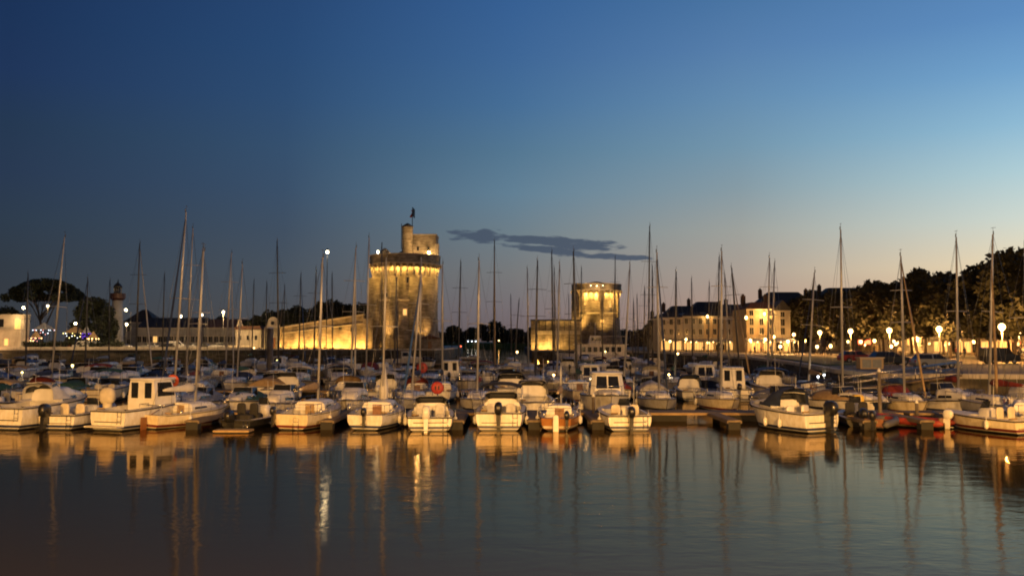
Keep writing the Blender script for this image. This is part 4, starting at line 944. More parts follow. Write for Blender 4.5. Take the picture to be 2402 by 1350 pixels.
# ------------------------------------------------------------------ trees
def leaf_mb(clumps, n, size, seed):
    rnd = random.Random(seed); mb = MB(); vs = []; fs = []
    tot = sum(c[3] ** 2 * c[4] for c in clumps)
    for cx, cy, cz_, r, fl in clumps:
        for _ in range(int(n * r * r * fl / tot) + 1):
            d = Vector((rnd.gauss(0, 1), rnd.gauss(0, 1), rnd.gauss(0, 1))).normalized() * (r * (rnd.random() ** .4))
            p = Vector((cx + d.x, cy + d.y, cz_ + d.z * fl))
            a = Vector((rnd.gauss(0, 1), rnd.gauss(0, 1), rnd.gauss(0, .6))).normalized(); b = a.cross(Vector((rnd.gauss(0, 1), rnd.gauss(0, 1), rnd.gauss(0, 1)))).normalized()
            s = size * rnd.uniform(.6, 1.3); k = len(vs)
            vs += [tuple(p - a * s), tuple(p + b * s * .6), tuple(p + a * s), tuple(p - b * s * .6)]; fs.append((k, k + 1, k + 2, k + 3))
    mb.v = vs; mb.f = fs; mb.sm = [False] * len(fs); return mb
def crown_round(seed, r=4.9, h=4.9, z=7.7, n=6500, size=.4, nc=44):
    rnd = random.Random(seed); cl = []
    for i in range(nc):
        a = rnd.uniform(0, 2 * PI); q = rnd.random() ** .5 * .95; e = rnd.uniform(-1, 1); k = math.sqrt(max(1 - e * e, .1))
        cl.append((r * q * k * math.cos(a) * .85, r * q * k * math.sin(a) * .85, z + h * e * .75, rnd.uniform(1.1, 1.9) * r / 4.6, .8))
    return leaf_mb(cl, n, size, seed)
def trunk_mb(seed, h, r, spread, zc, limbs=6):
    rnd = random.Random(seed); mb = MB(); top = (rnd.uniform(-.3, .3), rnd.uniform(-.3, .3), h)
    mb.tube([(0, 0, -.1), (0, 0, .5), (top[0] * .5, top[1] * .5, h * .5), top], [r * 1.4, r, r * .8, r * .6], 8)
    for i in range(limbs):
        a = 2 * PI * i / limbs + rnd.uniform(-.4, .4); e = (spread * math.cos(a) * rnd.uniform(.6, 1), spread * math.sin(a) * rnd.uniform(.6, 1), zc + rnd.uniform(-1, 1.8))
        m_ = tuple((top[j] + e[j]) / 2 + (.4 if j == 2 else 0) for j in range(3))
        mb.tube([(top[0], top[1], h - .4 * (i % 2)), m_, e], [r * .5, r * .32, r * .12], 5)
    return mb
def tree(label, x, y, z, var=0, s=1.0, sz=None, m='leaf', name='plane_tree', group=None, rz=0):
    t = thing(name, label, 'tree', (x, y, z), rz, group); t.scale = (s, s, sz or s)
    part('crown', ('crown', var), lambda: crown_round(var * 7 + 3), m, t)
    part('trunk', ('trunk', var), lambda: trunk_mb(var + 50, 4.6, .24, 3.0, 7.6), 'bark', t); return t
rnd = random.Random(5)
desc = ['rounded', 'broad', 'tall', 'ragged', 'leaning']
k = 0
rowY = [102, 110, 118, 126, 134, 142, 151, 160, 170, 181, 193, 206]
rel = ['at the right edge', 'right of the leaning furled sail', 'over the brightest pair of lamps', 'behind the tall mast of the long right boat', 'above the estate car', 'left of the estate car', 'behind the crossed masts', 'above the red light', 'over the middle lamp', 'behind the tall mast with wind vane', 'above the small crane light', 'next to the bright terrace']
for i, y in enumerate(rowY):
    s = rnd.uniform(.98, 1.12)
    tree(f'{desc[i % 5]} plane tree on the water side {rel[i]}', 66.5 + rnd.uniform(-.7, .7), y, QR, i % 5, s, s * rnd.uniform(.95, 1.08), rz=rnd.uniform(0, 6), group='plane trees along the promenade')
for i, y in enumerate([104, 114, 124, 134, 145, 156, 168, 181, 195, 210]):
    s = rnd.uniform(1.05, 1.2)
    tree(f'{desc[(i + 2) % 5]} plane tree on the house side {rel[i]}', 81 + rnd.uniform(-.7, .7), y, QR, (i + 2) % 5, s, s * rnd.uniform(1.0, 1.1), rz=rnd.uniform(0, 6), group='plane trees along the promenade')
for i, (px, Y, s) in enumerate(((1870, 222, .85), (1900, 232, .9), (1945, 240, .95), (1760, 246, .95), (1800, 246, 1.05), (1830, 250, 1.1), (1540, 262, .75), (1524, 270, .6))):
    w = ['beside the bright terrace lights', 'behind the thin double mast', 'left of the hipped roof', 'behind the white wall lamp', 'behind the ochre corner building', 'above the gabled house', 'at the left end of the pale houses', 'furthest left by the pale houses'][i]
    tree(f'dark leafy tree {w}', gx(px, Y), Y, QR, i % 5, s, rz=i, m='leafdark', name='leafy_tree', group='dark trees behind the houses')
for i, (px, Y, top) in enumerate(((600, 262, 738), (632, 262, 728), (662, 264, 724), (694, 262, 716), (722, 266, 730), (752, 262, 706), (782, 264, 704), (806, 264, 712), (826, 268, 722), (850, 262, 708), (868, 266, 712), (520, 300, 742), (1060, 320, 762))):
    w = ['above the pediment', 'left of the dark mast', 'above the rampart low end', 'highest above the rampart low end', 'in the dip of the skyline', 'under the lamp on the tall pole', 'thickest behind the rampart', 'behind the middle of the rampart', 'low behind the rampart', 'narrow beside the round keep', 'touching the round keep', 'behind the plain shed', 'just right of the round keep'][i]
    hgt = (zt(top, Y) - QL) / 12.6
    tree(f'dark tree {w}', gx(px, Y), Y, QL, i % 5, hgt * 1.0, rz=i * 1.3, m='leafdark', name='park_tree', group='dark park trees behind the rampart')
# dense holm oak beside the lighthouse, bush left, stone pine
def big_tree(name, label, px, Y, clumps, n, size, trunk, seed):
    t = thing(name, label, 'tree', (gx(px, Y), Y, QL)); part('crown', None, leaf_mb(clumps, n, size, seed), 'leafdark', t); part('trunk', None, trunk, 'bark', t); return t
rnd = random.Random(9); cl = []
for i in range(46):
    a = rnd.uniform(0, 2 * PI); z = rnd.uniform(.5, 13.0); rr = 6.6 * math.sqrt(max(1 - ((z - 4.2) / 9.9) ** 2, .03)) * .86
    cl.append((rr * math.cos(a) * rnd.uniform(.5, 1), rr * math.sin(a) * rnd.uniform(.5, 1), z, 2.0, .9))
big_tree('evergreen_oak', 'dense dome shaped dark tree left of the lighthouse', 216, 250, cl, 15000, .4, trunk_mb(3, 5, .5, 3, 8), 21)
cl = []
for i in range(60):
    a = rnd.uniform(0, 2 * PI); q = rnd.random() ** .5
    zc = 15.4 + 4.2 * (1 - q * q) - .6
    cl.append((10.3 * q * math.cos(a) + .9, 10.3 * q * math.sin(a), zc - q * 1.0 + .7, 1.9, .66))
def pine_trunk():
    mb = MB(); mb.tube([(0, 0, -.1), (.1, 0, 3), (-.3, .1, 6.5), (-.8, 0, 9)], [.55, .42, .36, .3], 8)
    rn = random.Random(4)
    for i in range(12):
        a = 2 * PI * i / 12; s0 = (-.7 + .1 * i % .3, 0, 7.6 + (i % 4) * .5); q = rn.uniform(3.5, 7.5)
        e = (.9 + q * math.cos(a), q * math.sin(a), 15.6 - q * .05 + rn.uniform(-.2, .5)); m_ = (s0[0] * .55 + e[0] * .4, e[1] * .42, (s0[2] + e[2]) / 2 - .2)
        mb.tube([s0, m_, e], [.2, .13, .06], 5)
        for j in (-1, 1): mb.tube([m_, (e[0] + j * 1.6 * math.sin(a), e[1] - j * 1.6 * math.cos(a), e[2] + .3)], [.09, .04], 4)
    mb.tube([(0, 0, 4), (1.8, .2, 8.5), (3.4, 0, 12), (5, 0, 15.5)], [.26, .22, .16, .08], 6)
    return mb
big_tree('stone_pine', 'umbrella shaped stone pine with a flat wide crown', 97, 262, cl, 17000, .36, pine_trunk(), 22)
cl = [(x_, rnd.uniform(-2, 2), 4.5 + rnd.uniform(-1, 3.2) - abs(x_) * .2, 1.9, .8) for x_ in [rnd.uniform(-7, 5) for _ in range(26)]]
big_tree('garden_tree', 'low dark tree crown above the flat roofed building', 12, 258, [(a, b, c_ + 3.5, d, e) for a, b, c_, d, e in cl], 3500, .4, trunk_mb(8, 4, .3, 3, 6), 23)
# hedges
t = thing('hedge', 'dark clipped hedge behind the quay left of the white lighthouse', 'hedge', (gx(150, 240), 240, QL))
part('foliage', None, leaf_mb([(x_, rnd.uniform(-.5, .5), .9 + rnd.uniform(0, .7), 1.1, .8) for x_ in [-11 + i * .8 for i in range(34)]], 4200, .25, 31), 'leafdark', t)
# far shore trees: one mass
rnd = random.Random(3); cl = []
for i in range(150):
    px = rnd.uniform(1030, 1270); Y = rnd.uniform(655, 700); x_ = gx(px, Y)
    hh = 15 + 5 * math.sin(px * .045) + 3 * math.sin(px * .13 + 1)
    if px < 1060: hh = 8
    cl.append((x_, Y, 3.5 + hh * rnd.uniform(.1, .82), rnd.uniform(2.5, 4), .8))
o = part('far_wood', None, leaf_mb(cl, 9000, 1.3, 40), 'leafdark'); tag(o, 'dark belt of trees on the far shore between the two towers', 'trees', kind='stuff')
rnd = random.Random(13); cl = []
for i in range(60):
    px = rnd.uniform(1460, 1560); Y = rnd.uniform(420, 470); cl.append((gx(px, Y), Y, 3 + rnd.uniform(0, 7), rnd.uniform(2, 3), .8))
o = part('distant_wood', None, leaf_mb(cl, 2500, .9, 41), 'leafdark'); tag(o, 'dark low trees beyond the ferry and pale houses', 'trees', kind='stuff')

# ------------------------------------------------------------------ lamps on the quays
for lab, px, py, Y, pw in (('globe lamp left of the tall mast with a wind vane', 1923, 780, 182, 300), ('lamp post right of the tall mast with a wind vane', 1995, 777, 158, 400), ('large bright lamp left of the crossed masts', 2086, 775, 145, 500),
    ('small lamp in the back row right of the crossed masts', 2140, 783, 202, 260), ('bright lamp above the parked estate car', 2203, 772, 130, 450), ('small back row lamp right of the estate car', 2252, 779, 165, 260), ('largest lamp glowing under the trees near the right edge', 2350, 767, 110, 600), ('rightmost lamp of the promenade', 2390, 776, 145, 400)):
    p = at(px, py, Y); lamp(lab, p.x, Y, QR, p.z - QR - .25, pw * 17, (1, .46, .11), m='lamp_hot', group='globe lamps of the promenade', rad=.42)
for lab, px, py, Y, pw, mm_ in (('tall white lamp beside the flat roofed building', 55, 721, 230.2, 500, 'lamp_white'), ('small pale lamp below the stone pine crown', 112, 717, 250, 60, 'lamp_white'), ('tall lamp just right of the lighthouse', 295, 726, 230.2, 500, 'lamp_white'),
    ('low lamp under the tall one by the lighthouse', 297, 760, 240, 160, 'lamp_white'), ('lamp seen against the thick pale mast', 424, 741, 230.2, 300, 'lamp_white'), ('lamp seen beside the second pale mast', 473, 738, 230.2, 300, 'lamp_white'), ('brightest tall lamp right of the harbour shed', 524, 731, 238, 600, 'lamp_white'), ('lamp over the fairground bulbs', 177, 758, 230.2, 260, 'lamp_white')):
    p = at(px, py, Y); lamp(lab, p.x, Y, QL, p.z - QL - .25, pw * 8, (1, .62, .26), mm_, .32, 3.2 if Y < 232 else 0, group='tall lamps on the left quay')
for lab, px, py, Y, pw in (('terrace lamp at the left end of the pale houses', 1556, 796, 222, 60), ('second terrace lamp by the pale houses', 1572, 800, 221, 60), ('lamp under the awnings of the grey house', 1609, 795, 222, 160), ('bright terrace lamp under the ochre house', 1661, 803, 219, 300),
    ('lamp by the cafe under the brightest wall lamp', 1760, 797, 194, 300), ('first bright terrace lamp of the corner cafe', 1795, 795, 190, 500), ('terrace lamp under the gabled house', 1815, 789, 190, 300), ('bright slanting cluster lamp at the terrace edge', 1848, 800, 182, 600), ('top lamp of the slanting terrace cluster', 1862, 784, 186, 400), ('white lamp low at the terrace end', 1830, 812, 180, 400)):
    p = at(px, py, Y); lamp(lab, p.x, Y, QR, max(p.z - QR - .25, .9), pw, (1, .52, .15), m='lamp_hot', rad=.32, group='terrace lamps')
# tall floodlight pole standing on a pontoon
p = at(768, 588, 117); lamp('single tall floodlight pole above the boats, its lamp against the sky', p.x, 117, .3, p.z - .6, 70, (1, .86, .6), 'lamp_white', .2, name='floodlight_pole', cat='lamp')
# lamps of the near quay behind the viewer
for i, (x_, y_, pw) in enumerate(((-26, -4, 150000), (-6, -5, 130000), (14, -4, 140000), (34, -4, 190000))):
    t = lamp(f'shielded sodium street lamp behind the viewer, {ORD[i] or "first"} from the left', x_, y_ - 4, 3.3, 7.5, pw * .42, (1, .54, .2), 'lamp_warm', .3, group='sodium lamps on the near quay')
    l = light('shielded_beam', t, (0, .4, 7.2), pw * 2.7, (1, .45, .06), .25, spot=84, blend=.9); aim(l, (0, 1, -.98))

# ------------------------------------------------------------------ cafe terraces, fairground, cars, people
def terrace(label, px0, px1, Y, m='awn_cream', pw=500):
    xa_, xb_ = gx(px0, Y), gx(px1, Y); w = xb_ - xa_; t = thing('cafe_terrace', label, 'terrace', ((xa_ + xb_) / 2, Y, QR), group='lit cafe terraces')
    part('canopy', None, MB().prism([(-1.8, 2.5), (1.8, 3.1), (1.8, 3.16), (-1.8, 2.56)], 'x', -w / 2, w / 2), m, t)
    mb = MB()
    for i in range(5):
        for y_ in (-1.7, 1.6): mb.box(-w / 2 + .1 + i * (w - .25) / 4, -w / 2 + .18 + i * (w - .25) / 4, y_, y_ + .08, 0, 2.5)
    for y_ in (-1.7, 1.6): mb.box(-w / 2 + .1, w / 2 - .1, y_, y_ + .08, 2.38, 2.5)
    for x_ in (-w / 2 + .1, w / 2 - .18): mb.box(x_, x_ + .08, -1.7, 1.68, 2.4, 2.46)
    part('frame', None, mb, 'iron', t)
    n = int(w / 1.4)
    for i in range(n):
        part('table', 'ctab', lambda: MB().lathe([(.35, .72), (.35, .76)], 10).tube([(0, 0, 0), (0, 0, .72)], .04, 5), 'wood', t, (-w / 2 + .8 + i * 1.4, -.6 - .6 * (i % 2), 0))
        part('bulb', 'cbulb', lambda: MB().blob((0, 0, 0), .13, .13, .13, 6, 4), 'bulb_warm', t, (-w / 2 + .5 + i * 1.4, -1.75, 2.42))
    light('terrace_light', t, (-w * .25, -.2, 2.1), pw, (1, .5, .14), .4); light('terrace_light', t, (w * .25, -.2, 2.1), pw, (1, .5, .14), .4)
terrace('cafe terrace in front of the grey house', 1600, 1650, 226, pw=160); terrace('cafe terrace under the bright lamp of the ochre house', 1652, 1700, 225, pw=320)
terrace('dim cafe terrace of the last pale house', 1704, 1746, 224, pw=120)
terrace('brightest cafe terrace at the corner building', 1752, 1812, 196, 'can_white', 1500); terrace('cafe terrace running to the trees', 1820, 1868, 184, 'can_white', 2600)
rnd = random.Random(44)
for i in range(16):  # lanterns added at random spots for more glow under the trees
    px = 1890 + i * 33 + rnd.uniform(-10, 10); Y = rnd.uniform(165, 225); x_ = min(gx(px, Y), 88.3)
    t = thing('added_lantern', f'added warm lantern {["at the left end of the trees", "near the red sign", "under the trees above the estate car", "under the trees near the right edge"][i // 4]}, {["leftmost", "second", "third", "rightmost"][i % 4]} of four', 'lantern', (x_, Y, QR), group='added lanterns under the trees')
    hh_ = rnd.uniform(1.2, 2.6); part('stand', ('cls', round(hh_, 1)), lambda: MB().tube([(0, 0, 0), (0, 0, round(hh_, 1))], .04, 5), 'iron', t)
    part('lantern', 'cll', lambda: MB().blob((0, 0, 0), .3, .3, .36, 8, 6), 'lamp_hot', t, (0, 0, round(hh_, 1) + .3)); light('lamp_light', t, (0, -.5, hh_ + .4), 260, (1, .48, .12), .2)
t = thing('sign_board', 'red glowing sign between the lamps under the trees', 'sign', (gx(2028, 190), 190, QR)); part('panel', None, MB().box(-1.3, 1.3, -.1, .1, 2.0, 2.9), 'win_red', t); part('post', None, MB().box(-1.2, -1.08, -.05, .05, 0, 1.99).box(1.08, 1.2, -.05, .05, 0, 1.99), 'iron', t)
light('sign_glow', t, (0, -1.2, 2.3), 160, (1, .1, .03), .3)
def stall(label, px, Y, w, h, m1, m2, roofc, pw, col):
    t = thing('fairground_stall', label, 'stall', (gx(px, Y), Y, QL), group='fairground stalls')
    part('booth', None, MB().box(-w / 2, w / 2, -1, 1, 0, 1.1), 'awn_red', t)
    part('post', None, MB().box(-w / 2, -w / 2 + .12, -1, -.88, 1.103, h).box(w / 2 - .12, w / 2, -1, -.88, 1.103, h).box(-w / 2, -w / 2 + .12, .88, 1, 1.103, h).box(w / 2 - .12, w / 2, .88, 1, 1.103, h), 'iron', t)
    part('canopy', None, MB().lathe([(w * .72, h), (w * .5, h + .6), (.1, h + 1.9)], 8, smooth=False), roofc, t)
    for i in range(9):
        a = 2 * PI * i / 9; part('bulb', 'fbulb', lambda: MB().blob((0, 0, 0), .12, .12, .12, 6, 4), m1 if i % 3 else m2, t, (w * .66 * math.cos(a), w * .66 * math.sin(a) * .9, h - .15))
        if i < 6: part('bulb', 'fbulb', None, m2 if i % 2 else m1, t, (w * (.5 - i * .2) * .8, -1.1, h - 1.0 - .35 * math.sin(i * 2)))
    light('stall_light', t, (0, -.5, h - .4), pw, col, .3)
stall('fairground stall with white and pink bulbs below the stone pine', 102, 244, 4.2, 5.2, 'bulb_cold', 'bulb_pink', 'can_grey', 40, (1, .5, .4))
stall('fairground stall with rows of yellow bulbs', 176, 244, 4.6, 4.3, 'bulb_yellow', 'bulb_cold', 'can_tan', 60, (1, .8, .3))
stall('small fairground stall with a purple light', 202, 243, 1.8, 4.2, 'bulb_purple', 'bulb_purple', 'can_grey', 20, (.3, .1, 1))
stall('small fairground stall with orange bulbs beside the oak', 218, 242, 2.2, 2.8, 'bulb_warm', 'bulb_warm', 'can_tan', 50, (1, .5, .2))
stall('low stall with warm bulbs left of the stone pine trunk', 84, 242, 2.2, 3.0, 'bulb_pink', 'bulb_warm', 'can_tan', 50, (1, .6, .3))
def car(label, x, y, z, rz, m, s=1.0, van=False, group=None):
    t = thing('parked_car', label, 'car' if not van else 'van', (x, y, z), rz, group); t.scale = (s, s, s)
    def body():
        mb = MB(); P = [(-2.15, .3), (-2.2, .6), (-2.1, .92), (-1.6, .98), (.9, .96), (1.9, .84), (2.15, .66), (2.2, .4), (2.1, .28)] if not van else [(-2.3, .3), (-2.35, 1.0), (-2.3, 2.0), (-2.1, 2.1), (.6, 2.08), (1.4, 1.25), (2.2, 1.05), (2.35, .6), (2.3, .3)]
        rings = []
        for y_, k in ((-.86, .96), (-.8, 1), (.8, 1), (.86, .96)): rings.append([(a * k, y_, .62 + (b - .62) * k) for a, b in P])
        return mb.loft(rings, smooth=False)
    part('body', ('cb', van), body, m, t)
    if not van:
        part('cabin_glass', 'cg', lambda: MB().hexa([(-1.95, -.76), (1.05, -.76), (1.05, .76), (-1.95, .76)], .95, [(-1.55, -.6), (.25, -.6), (.25, .6), (-1.55, .6)], 1.42), 'glass', t)
        part('roof', 'cr', lambda: MB().sbox((-.65, 0, 1.43), .95, .64, .05, 6).hexa([(-.5, -.77), (-.38, -.77), (-.38, .77), (-.5, .77)], .96, [(-.5, -.62), (-.38, -.62), (-.38, .62), (-.5, .62)], 1.43), m, t)
    else:
        for s_ in (-1, 1): part('side_window', ('cvw', s_), lambda: MB().add([(.1, s_ * .87, 1.25), (1.15, s_ * .87, 1.25), (.62, s_ * .87, 1.85), (.1, s_ * .87, 1.85)], [(0, 1, 2, 3)]), 'glass', t)
    for sx_ in (-1.35, 1.35):
        for sy in (-.82, .82):
            w = part('wheel', 'cw', lambda: MB().lathe([(.2, -.1), (.3, -.11), (.32, -.07), (.32, .07), (.3, .11), (.2, .1)], 16).xf(Matrix.Rotation(R(90), 4, 'X')), 'rubber', t, (sx_, sy, .32))
            part('rim', 'crm', lambda: MB().lathe([(.02, -.115), (.19, -.105), (.19, .105), (.02, .115)], 10).xf(Matrix.Rotation(R(90), 4, 'X')), 'car_silver', w)
    for sy in (-.6, .6):
        part('headlight', 'chl', lambda: MB().sbox((0, 0, 0), .06, .16, .08, 4, 8, 4), 'white', t, (2.14, sy, .66)); part('tail_light', 'ctl', lambda: MB().sbox((0, 0, 0), .05, .12, .1, 4, 8, 4), 'redpaint', t, (-2.17, sy, .74))
    return t
car('silver estate car parked on the right quay edge', gx(2190, 86), 86, QR, 0, 'car_silver', .96)
car('dark car parked left of the silver estate car', gx(2085, 98), 98, QR, R(4), 'car_dark')
car('red car in the shade left of the dark car', gx(2010, 108), 108, QR, R(2), 'car_red')
car('dark van in the shade near the right edge', gx(2345, 104), 104, QR, R(3), 'car_dark', .9, True)
for i, (px, m_, v) in enumerate(((192, 'car_white', 1), (226, 'car_silver', 1), (262, 'car_dark', 0), (290, 'car_white', 0), (345, 'car_silver', 0), (366, 'car_white', 0), (392, 'car_dark', 0), (416, 'car_white', 1), (448, 'car_silver', 0), (482, 'car_dark', 0), (508, 'car_white', 0))):
    where = ['below the evergreen oak', 'between the oak and the lighthouse', 'at the foot of the lighthouse', 'right of the lighthouse foot', 'left end of the long hall', 'under the lit hall window', 'left of the thick pale mast', 'behind the thick pale mast', 'between the two pale masts', 'before the shed', 'near the brightest tall lamp'][i]
    car(f'{["dark", "white", "silver"][["car_dark", "car_white", "car_silver"].index(m_)]} {"van" if v else "car"} parked {where}', gx(px, 240 + i % 2), 240 + i % 2, QL, R(12 * (i % 3) + (0 if i % 2 else 180)), m_, 1, bool(v), 'vehicles parked on the left quay')
def skinned(pts, edges, rad, name):
    me = bpy.data.meshes.new(name); me.from_pydata(pts, edges, []); o = bpy.data.objects.new(name + '_tmp', me); COL.objects.link(o)
    o.modifiers.new('s', 'SKIN'); sv = me.skin_vertices[0].data
    for i, r in enumerate(rad): sv[i].radius = (r, r) if not isinstance(r, tuple) else r
    sv[0].use_root = True
    ss = o.modifiers.new('u', 'SUBSURF'); ss.levels = 1; ss.render_levels = 1
    bpy.context.view_layer.update(); dg = bpy.context.evaluated_depsgraph_get()
    m2 = bpy.data.meshes.new_from_object(o.evaluated_get(dg)); bpy.data.objects.remove(o); m2.materials.clear(); m2.materials.append(None)
    for p in m2.polygons: p.use_smooth = True
    return m2
def person_meshes(st, arm):
    # 0 pelvis 1 waist 2 chest 3 neck 4 head 5 crown, legs, arms
    P = [(0, 0, .95), (0, 0, 1.12), (0, -.01, 1.35), (0, 0, 1.5), (0, .02, 1.62), (0, .01, 1.72)]; E = [(0, 1), (1, 2), (2, 3), (3, 4), (4, 5)]; r = [.15, .13, (.18, .12), .055, .095, .07]
    for s in (-1, 1):
        k = len(P); d = st * s
        P += [(s * .1, 0, .88), (s * .11, d * .5 + .03, .5), (s * .11, d, .09), (s * .12, d + .14, .04)]; E += [(0, k), (k, k + 1), (k + 1, k + 2), (k + 2, k + 3)]; r += [.1, .065, .045, .04]
        k = len(P); a = -arm * s
        P += [(s * .2, 0, 1.43), (s * .25, a * .3, 1.16), (s * .24, a + .05, .92), (s * .24, a + .08, .83)]; E += [(2, k), (k, k + 1), (k + 1, k + 2), (k + 2, k + 3)]; r += [.07, .048, .035, .035]
    return P, E, r
PEOPLE = {}
def person(label, x, y, z, rz, top, legs, st=.0, arm=.05, s=1.0):
    t = thing('person', label, 'person', (x, y, z), rz, 'people on the quays'); t.scale = (s, s, s)
    key = (st, arm)
    if key not in PEOPLE:
        P, E, r = person_meshes(st, arm)
        body = skinned(P, E, r, 'body')
        jk = [0, 1, 2, 3] ; 
        Pj = [(0, 0, .9), (0, 0, 1.12), (0, -.01, 1.35), (0, 0, 1.47)]; Ej = [(0, 1), (1, 2), (2, 3)]; rj = [.17, .16, (.2, .14), .08]
        Pt = [(0, 0, .95)]; Et = []; rt = [.165]
        for s_ in (-1, 1):
            i = 6 + (0 if s_ < 0 else 8); k = len(Pj); Pj += [P[i + 4], P[i + 5], P[i + 6]]; Ej += [(2, k), (k, k + 1), (k + 1, k + 2)]; rj += [.085, .063, .048]
            k = len(Pt); Pt += [P[i], P[i + 1], P[i + 2]]; Et += [(0, k), (k, k + 1), (k + 1, k + 2)]; rt += [.115, .082, .062]
        hair = MB().blob((0, -.015, 1.68), .1, .115, .09, 10, 6).mesh('hair')
        PEOPLE[key] = (body, skinned(Pj, Ej, rj, 'jacket'), skinned(Pt, Et, rt, 'trousers'), hair)
    b, j, tr, h_ = PEOPLE[key]
    CACHE[('p', key, 0)] = b; CACHE[('p', key, 1)] = j; CACHE[('p', key, 2)] = tr; CACHE[('p', key, 3)] = h_
    part('body', ('p', key, 0), None, 'skin', t); part('jacket', ('p', key, 1), None, top, t); part('trousers', ('p', key, 2), None, legs, t); part('hair', ('p', key, 3), None, 'hair', t)
ppl = [(2388, 150, 'in a dark jacket, leftmost of the trio near the right edge', 'cl_dark', 'cl_dark', .2), (2394, 150.5, 'in a blue jacket, middle of the trio near the right edge', 'cl_blue', 'cl_dark', .0), (2400, 149.5, 'in a pale top, rightmost of the trio near the right edge', 'cl_pale', 'cl_blue', .2),
    (2262, 140, 'in dark clothes walking behind the estate car', 'cl_dark', 'cl_dark', .2), (2242, 139, 'in a red top standing behind the estate car', 'cl_red', 'cl_dark', .0), (1926, 170, 'in dark clothes under the globe lamp by the wind vane mast', 'cl_dark', 'cl_dark', .2), (1940, 168, 'in a pale top left of the trees', 'cl_pale', 'cl_dark', .2),
    (1900, 172, 'in a blue jacket walking past the terrace end', 'cl_blue', 'cl_dark', .2), (1690, 219, 'in a pale top standing by the ochre house terrace', 'cl_pale', 'cl_blue', .0), (1770, 189, 'in dark clothes before the brightest terrace', 'cl_dark', 'cl_dark', .0), (1785, 188, 'in a red top before the brightest terrace', 'cl_red', 'cl_blue', .2), (1808, 187, 'in a blue jacket right of the brightest terrace', 'cl_blue', 'cl_dark', .0),
    (1650, 219, 'in dark clothes walking by the bright lamp of the pale row', 'cl_dark', 'cl_dark', .2), (2050, 165, 'in dark clothes next to the red sign', 'cl_dark', 'cl_dark', .2), (2110, 150, 'in a pale top between the crossed masts', 'cl_pale', 'cl_dark', .2)]
for i, (px, Y, lab, a, b2, st) in enumerate(ppl): person('person ' + lab, gx(px, Y), Y, QR, i * 1.1, a, b2, st, .1 if st else .05, .98 + .03 * (i % 3))
# ------------------------------------------------------------------ pontoons
def pontoon(label, x0, x1, y, w=2.0, fingers=(), z=.55):
    t = thing('pontoon', label, 'pontoon', ((x0 + x1) / 2, y, 0)); hw = (x1 - x0) / 2
    part('deck', None, MB().box(-hw, hw, -w / 2, w / 2, z - .12, z), 'wood', t)
    part('fender_strip', None, MB().box(-hw, hw, -w / 2 - .06, -w / 2 - .003, z - .16, z - .02).box(-hw, hw, w / 2 + .003, w / 2 + .06, z - .16, z - .02), 'can_tan', t)
    n = max(2, int((x1 - x0) / 6))
    for i in range(n):
        part('float', ('pfl', w), lambda: MB().box(-2.1, 2.1, -w * .46, w * .46, -.4, .42), 'float', t, (-hw + (i + .5) * 2 * hw / n, 0, 0))
    for fx, fl, d in fingers:
        X = fx - (x0 + x1) / 2
        f = part('finger', ('fing', fl), lambda: MB().box(-.35, .35, 0, fl, z - .12, z - .01).box(-.42, -.353, 0, fl, z - .2, z - .04).box(.353, .42, 0, fl, z - .2, z - .04), 'wood', t, (X, d * (w / 2 + .07), 0), (0, 0, 0 if d > 0 else PI))
        part('float', 'ffl', lambda: MB().box(-.34, .34, -.6, -.02, -.35, .42), 'float', f, (0, fl, 0))
    return t
P1 = 57.0
pontoon('nearest long pontoon that the front row of boats is moored to', -38, 24.5, P1, 2.2, [(gx(x, 54), 5.2, -1) for x in (60, 345, 500, 795, 1080, 1250, 1390, 1688, 1985, 2110, 2310)])
pontoon('right end of the nearest pontoon beyond the gangway', 24.8, 46, P1 - .3, 2.0, [(gx(2320, 52), 6, -1)])
for i, (y, x1) in enumerate(((82, 25), (109, 30), (141, 34), (178, 33))):
    pontoon(['second pontoon from the camera', 'third pontoon from the camera', 'fourth pontoon from the camera', 'farthest pontoon before the left quay'][i], -.6 * y - 4, x1 if i != 1 else 26, y, 2, [])
# gangway from the right quay down to the pontoons
t = thing('gangway', 'long sloping gangway below the right quay wall', 'gangway', (0, 0, 0))
a_, b_2 = Vector((gx(1860, 70), 70, .7)), Vector((gx(2250, 67.5), 67.5, QR + .1)); 
mb = MB()
d_ = (b_2 - a_).normalized(); n_ = Vector((-d_.y, d_.x, 0)) * .6
mb.add([a_ - n_, b_2 - n_, b_2 + n_, a_ + n_] + [p - Vector((0, 0, .15)) for p in (a_ - n_, b_2 - n_, b_2 + n_, a_ + n_)], [(0, 1, 2, 3), (7, 6, 5, 4), (0, 4, 5, 1), (1, 5, 6, 2), (2, 6, 7, 3), (3, 7, 4, 0)])
part('walkway', None, mb, 'wood', t)
mb = MB()
for s in (-1, 1):
    u = n_ * s; hgt = Vector((0, 0, .95)); mb.tube([a_ + u + hgt, b_2 + u + hgt], .05, 5); mb.tube([a_ + u + hgt * .5, b_2 + u + hgt * .5], .025, 4)
    for i in range(9): p = a_.lerp(b_2, i / 8) + u; mb.tube([p, p + hgt], .03, 4)
part('handrail', None, mb, 'steel', t)
t = thing('service_box', 'pale box shaped cabinet on the quay under the wind vane mast', 'cabinet', (gx(1988, 90), 84.5, QR)); part('cabinet', None, MB().box(-1.1, 1.1, -.5, .5, 0, 1.0), 'render_ochre', t); part('lid', None, MB().box(-1.2, 1.2, -.58, .58, 1.003, 1.1), 'stone_trim', t); part('door', None, MB().box(-.9, -.05, -.53, -.49, .1, .9).box(.05, .9, -.53, -.49, .1, .9), 'shutter', t)
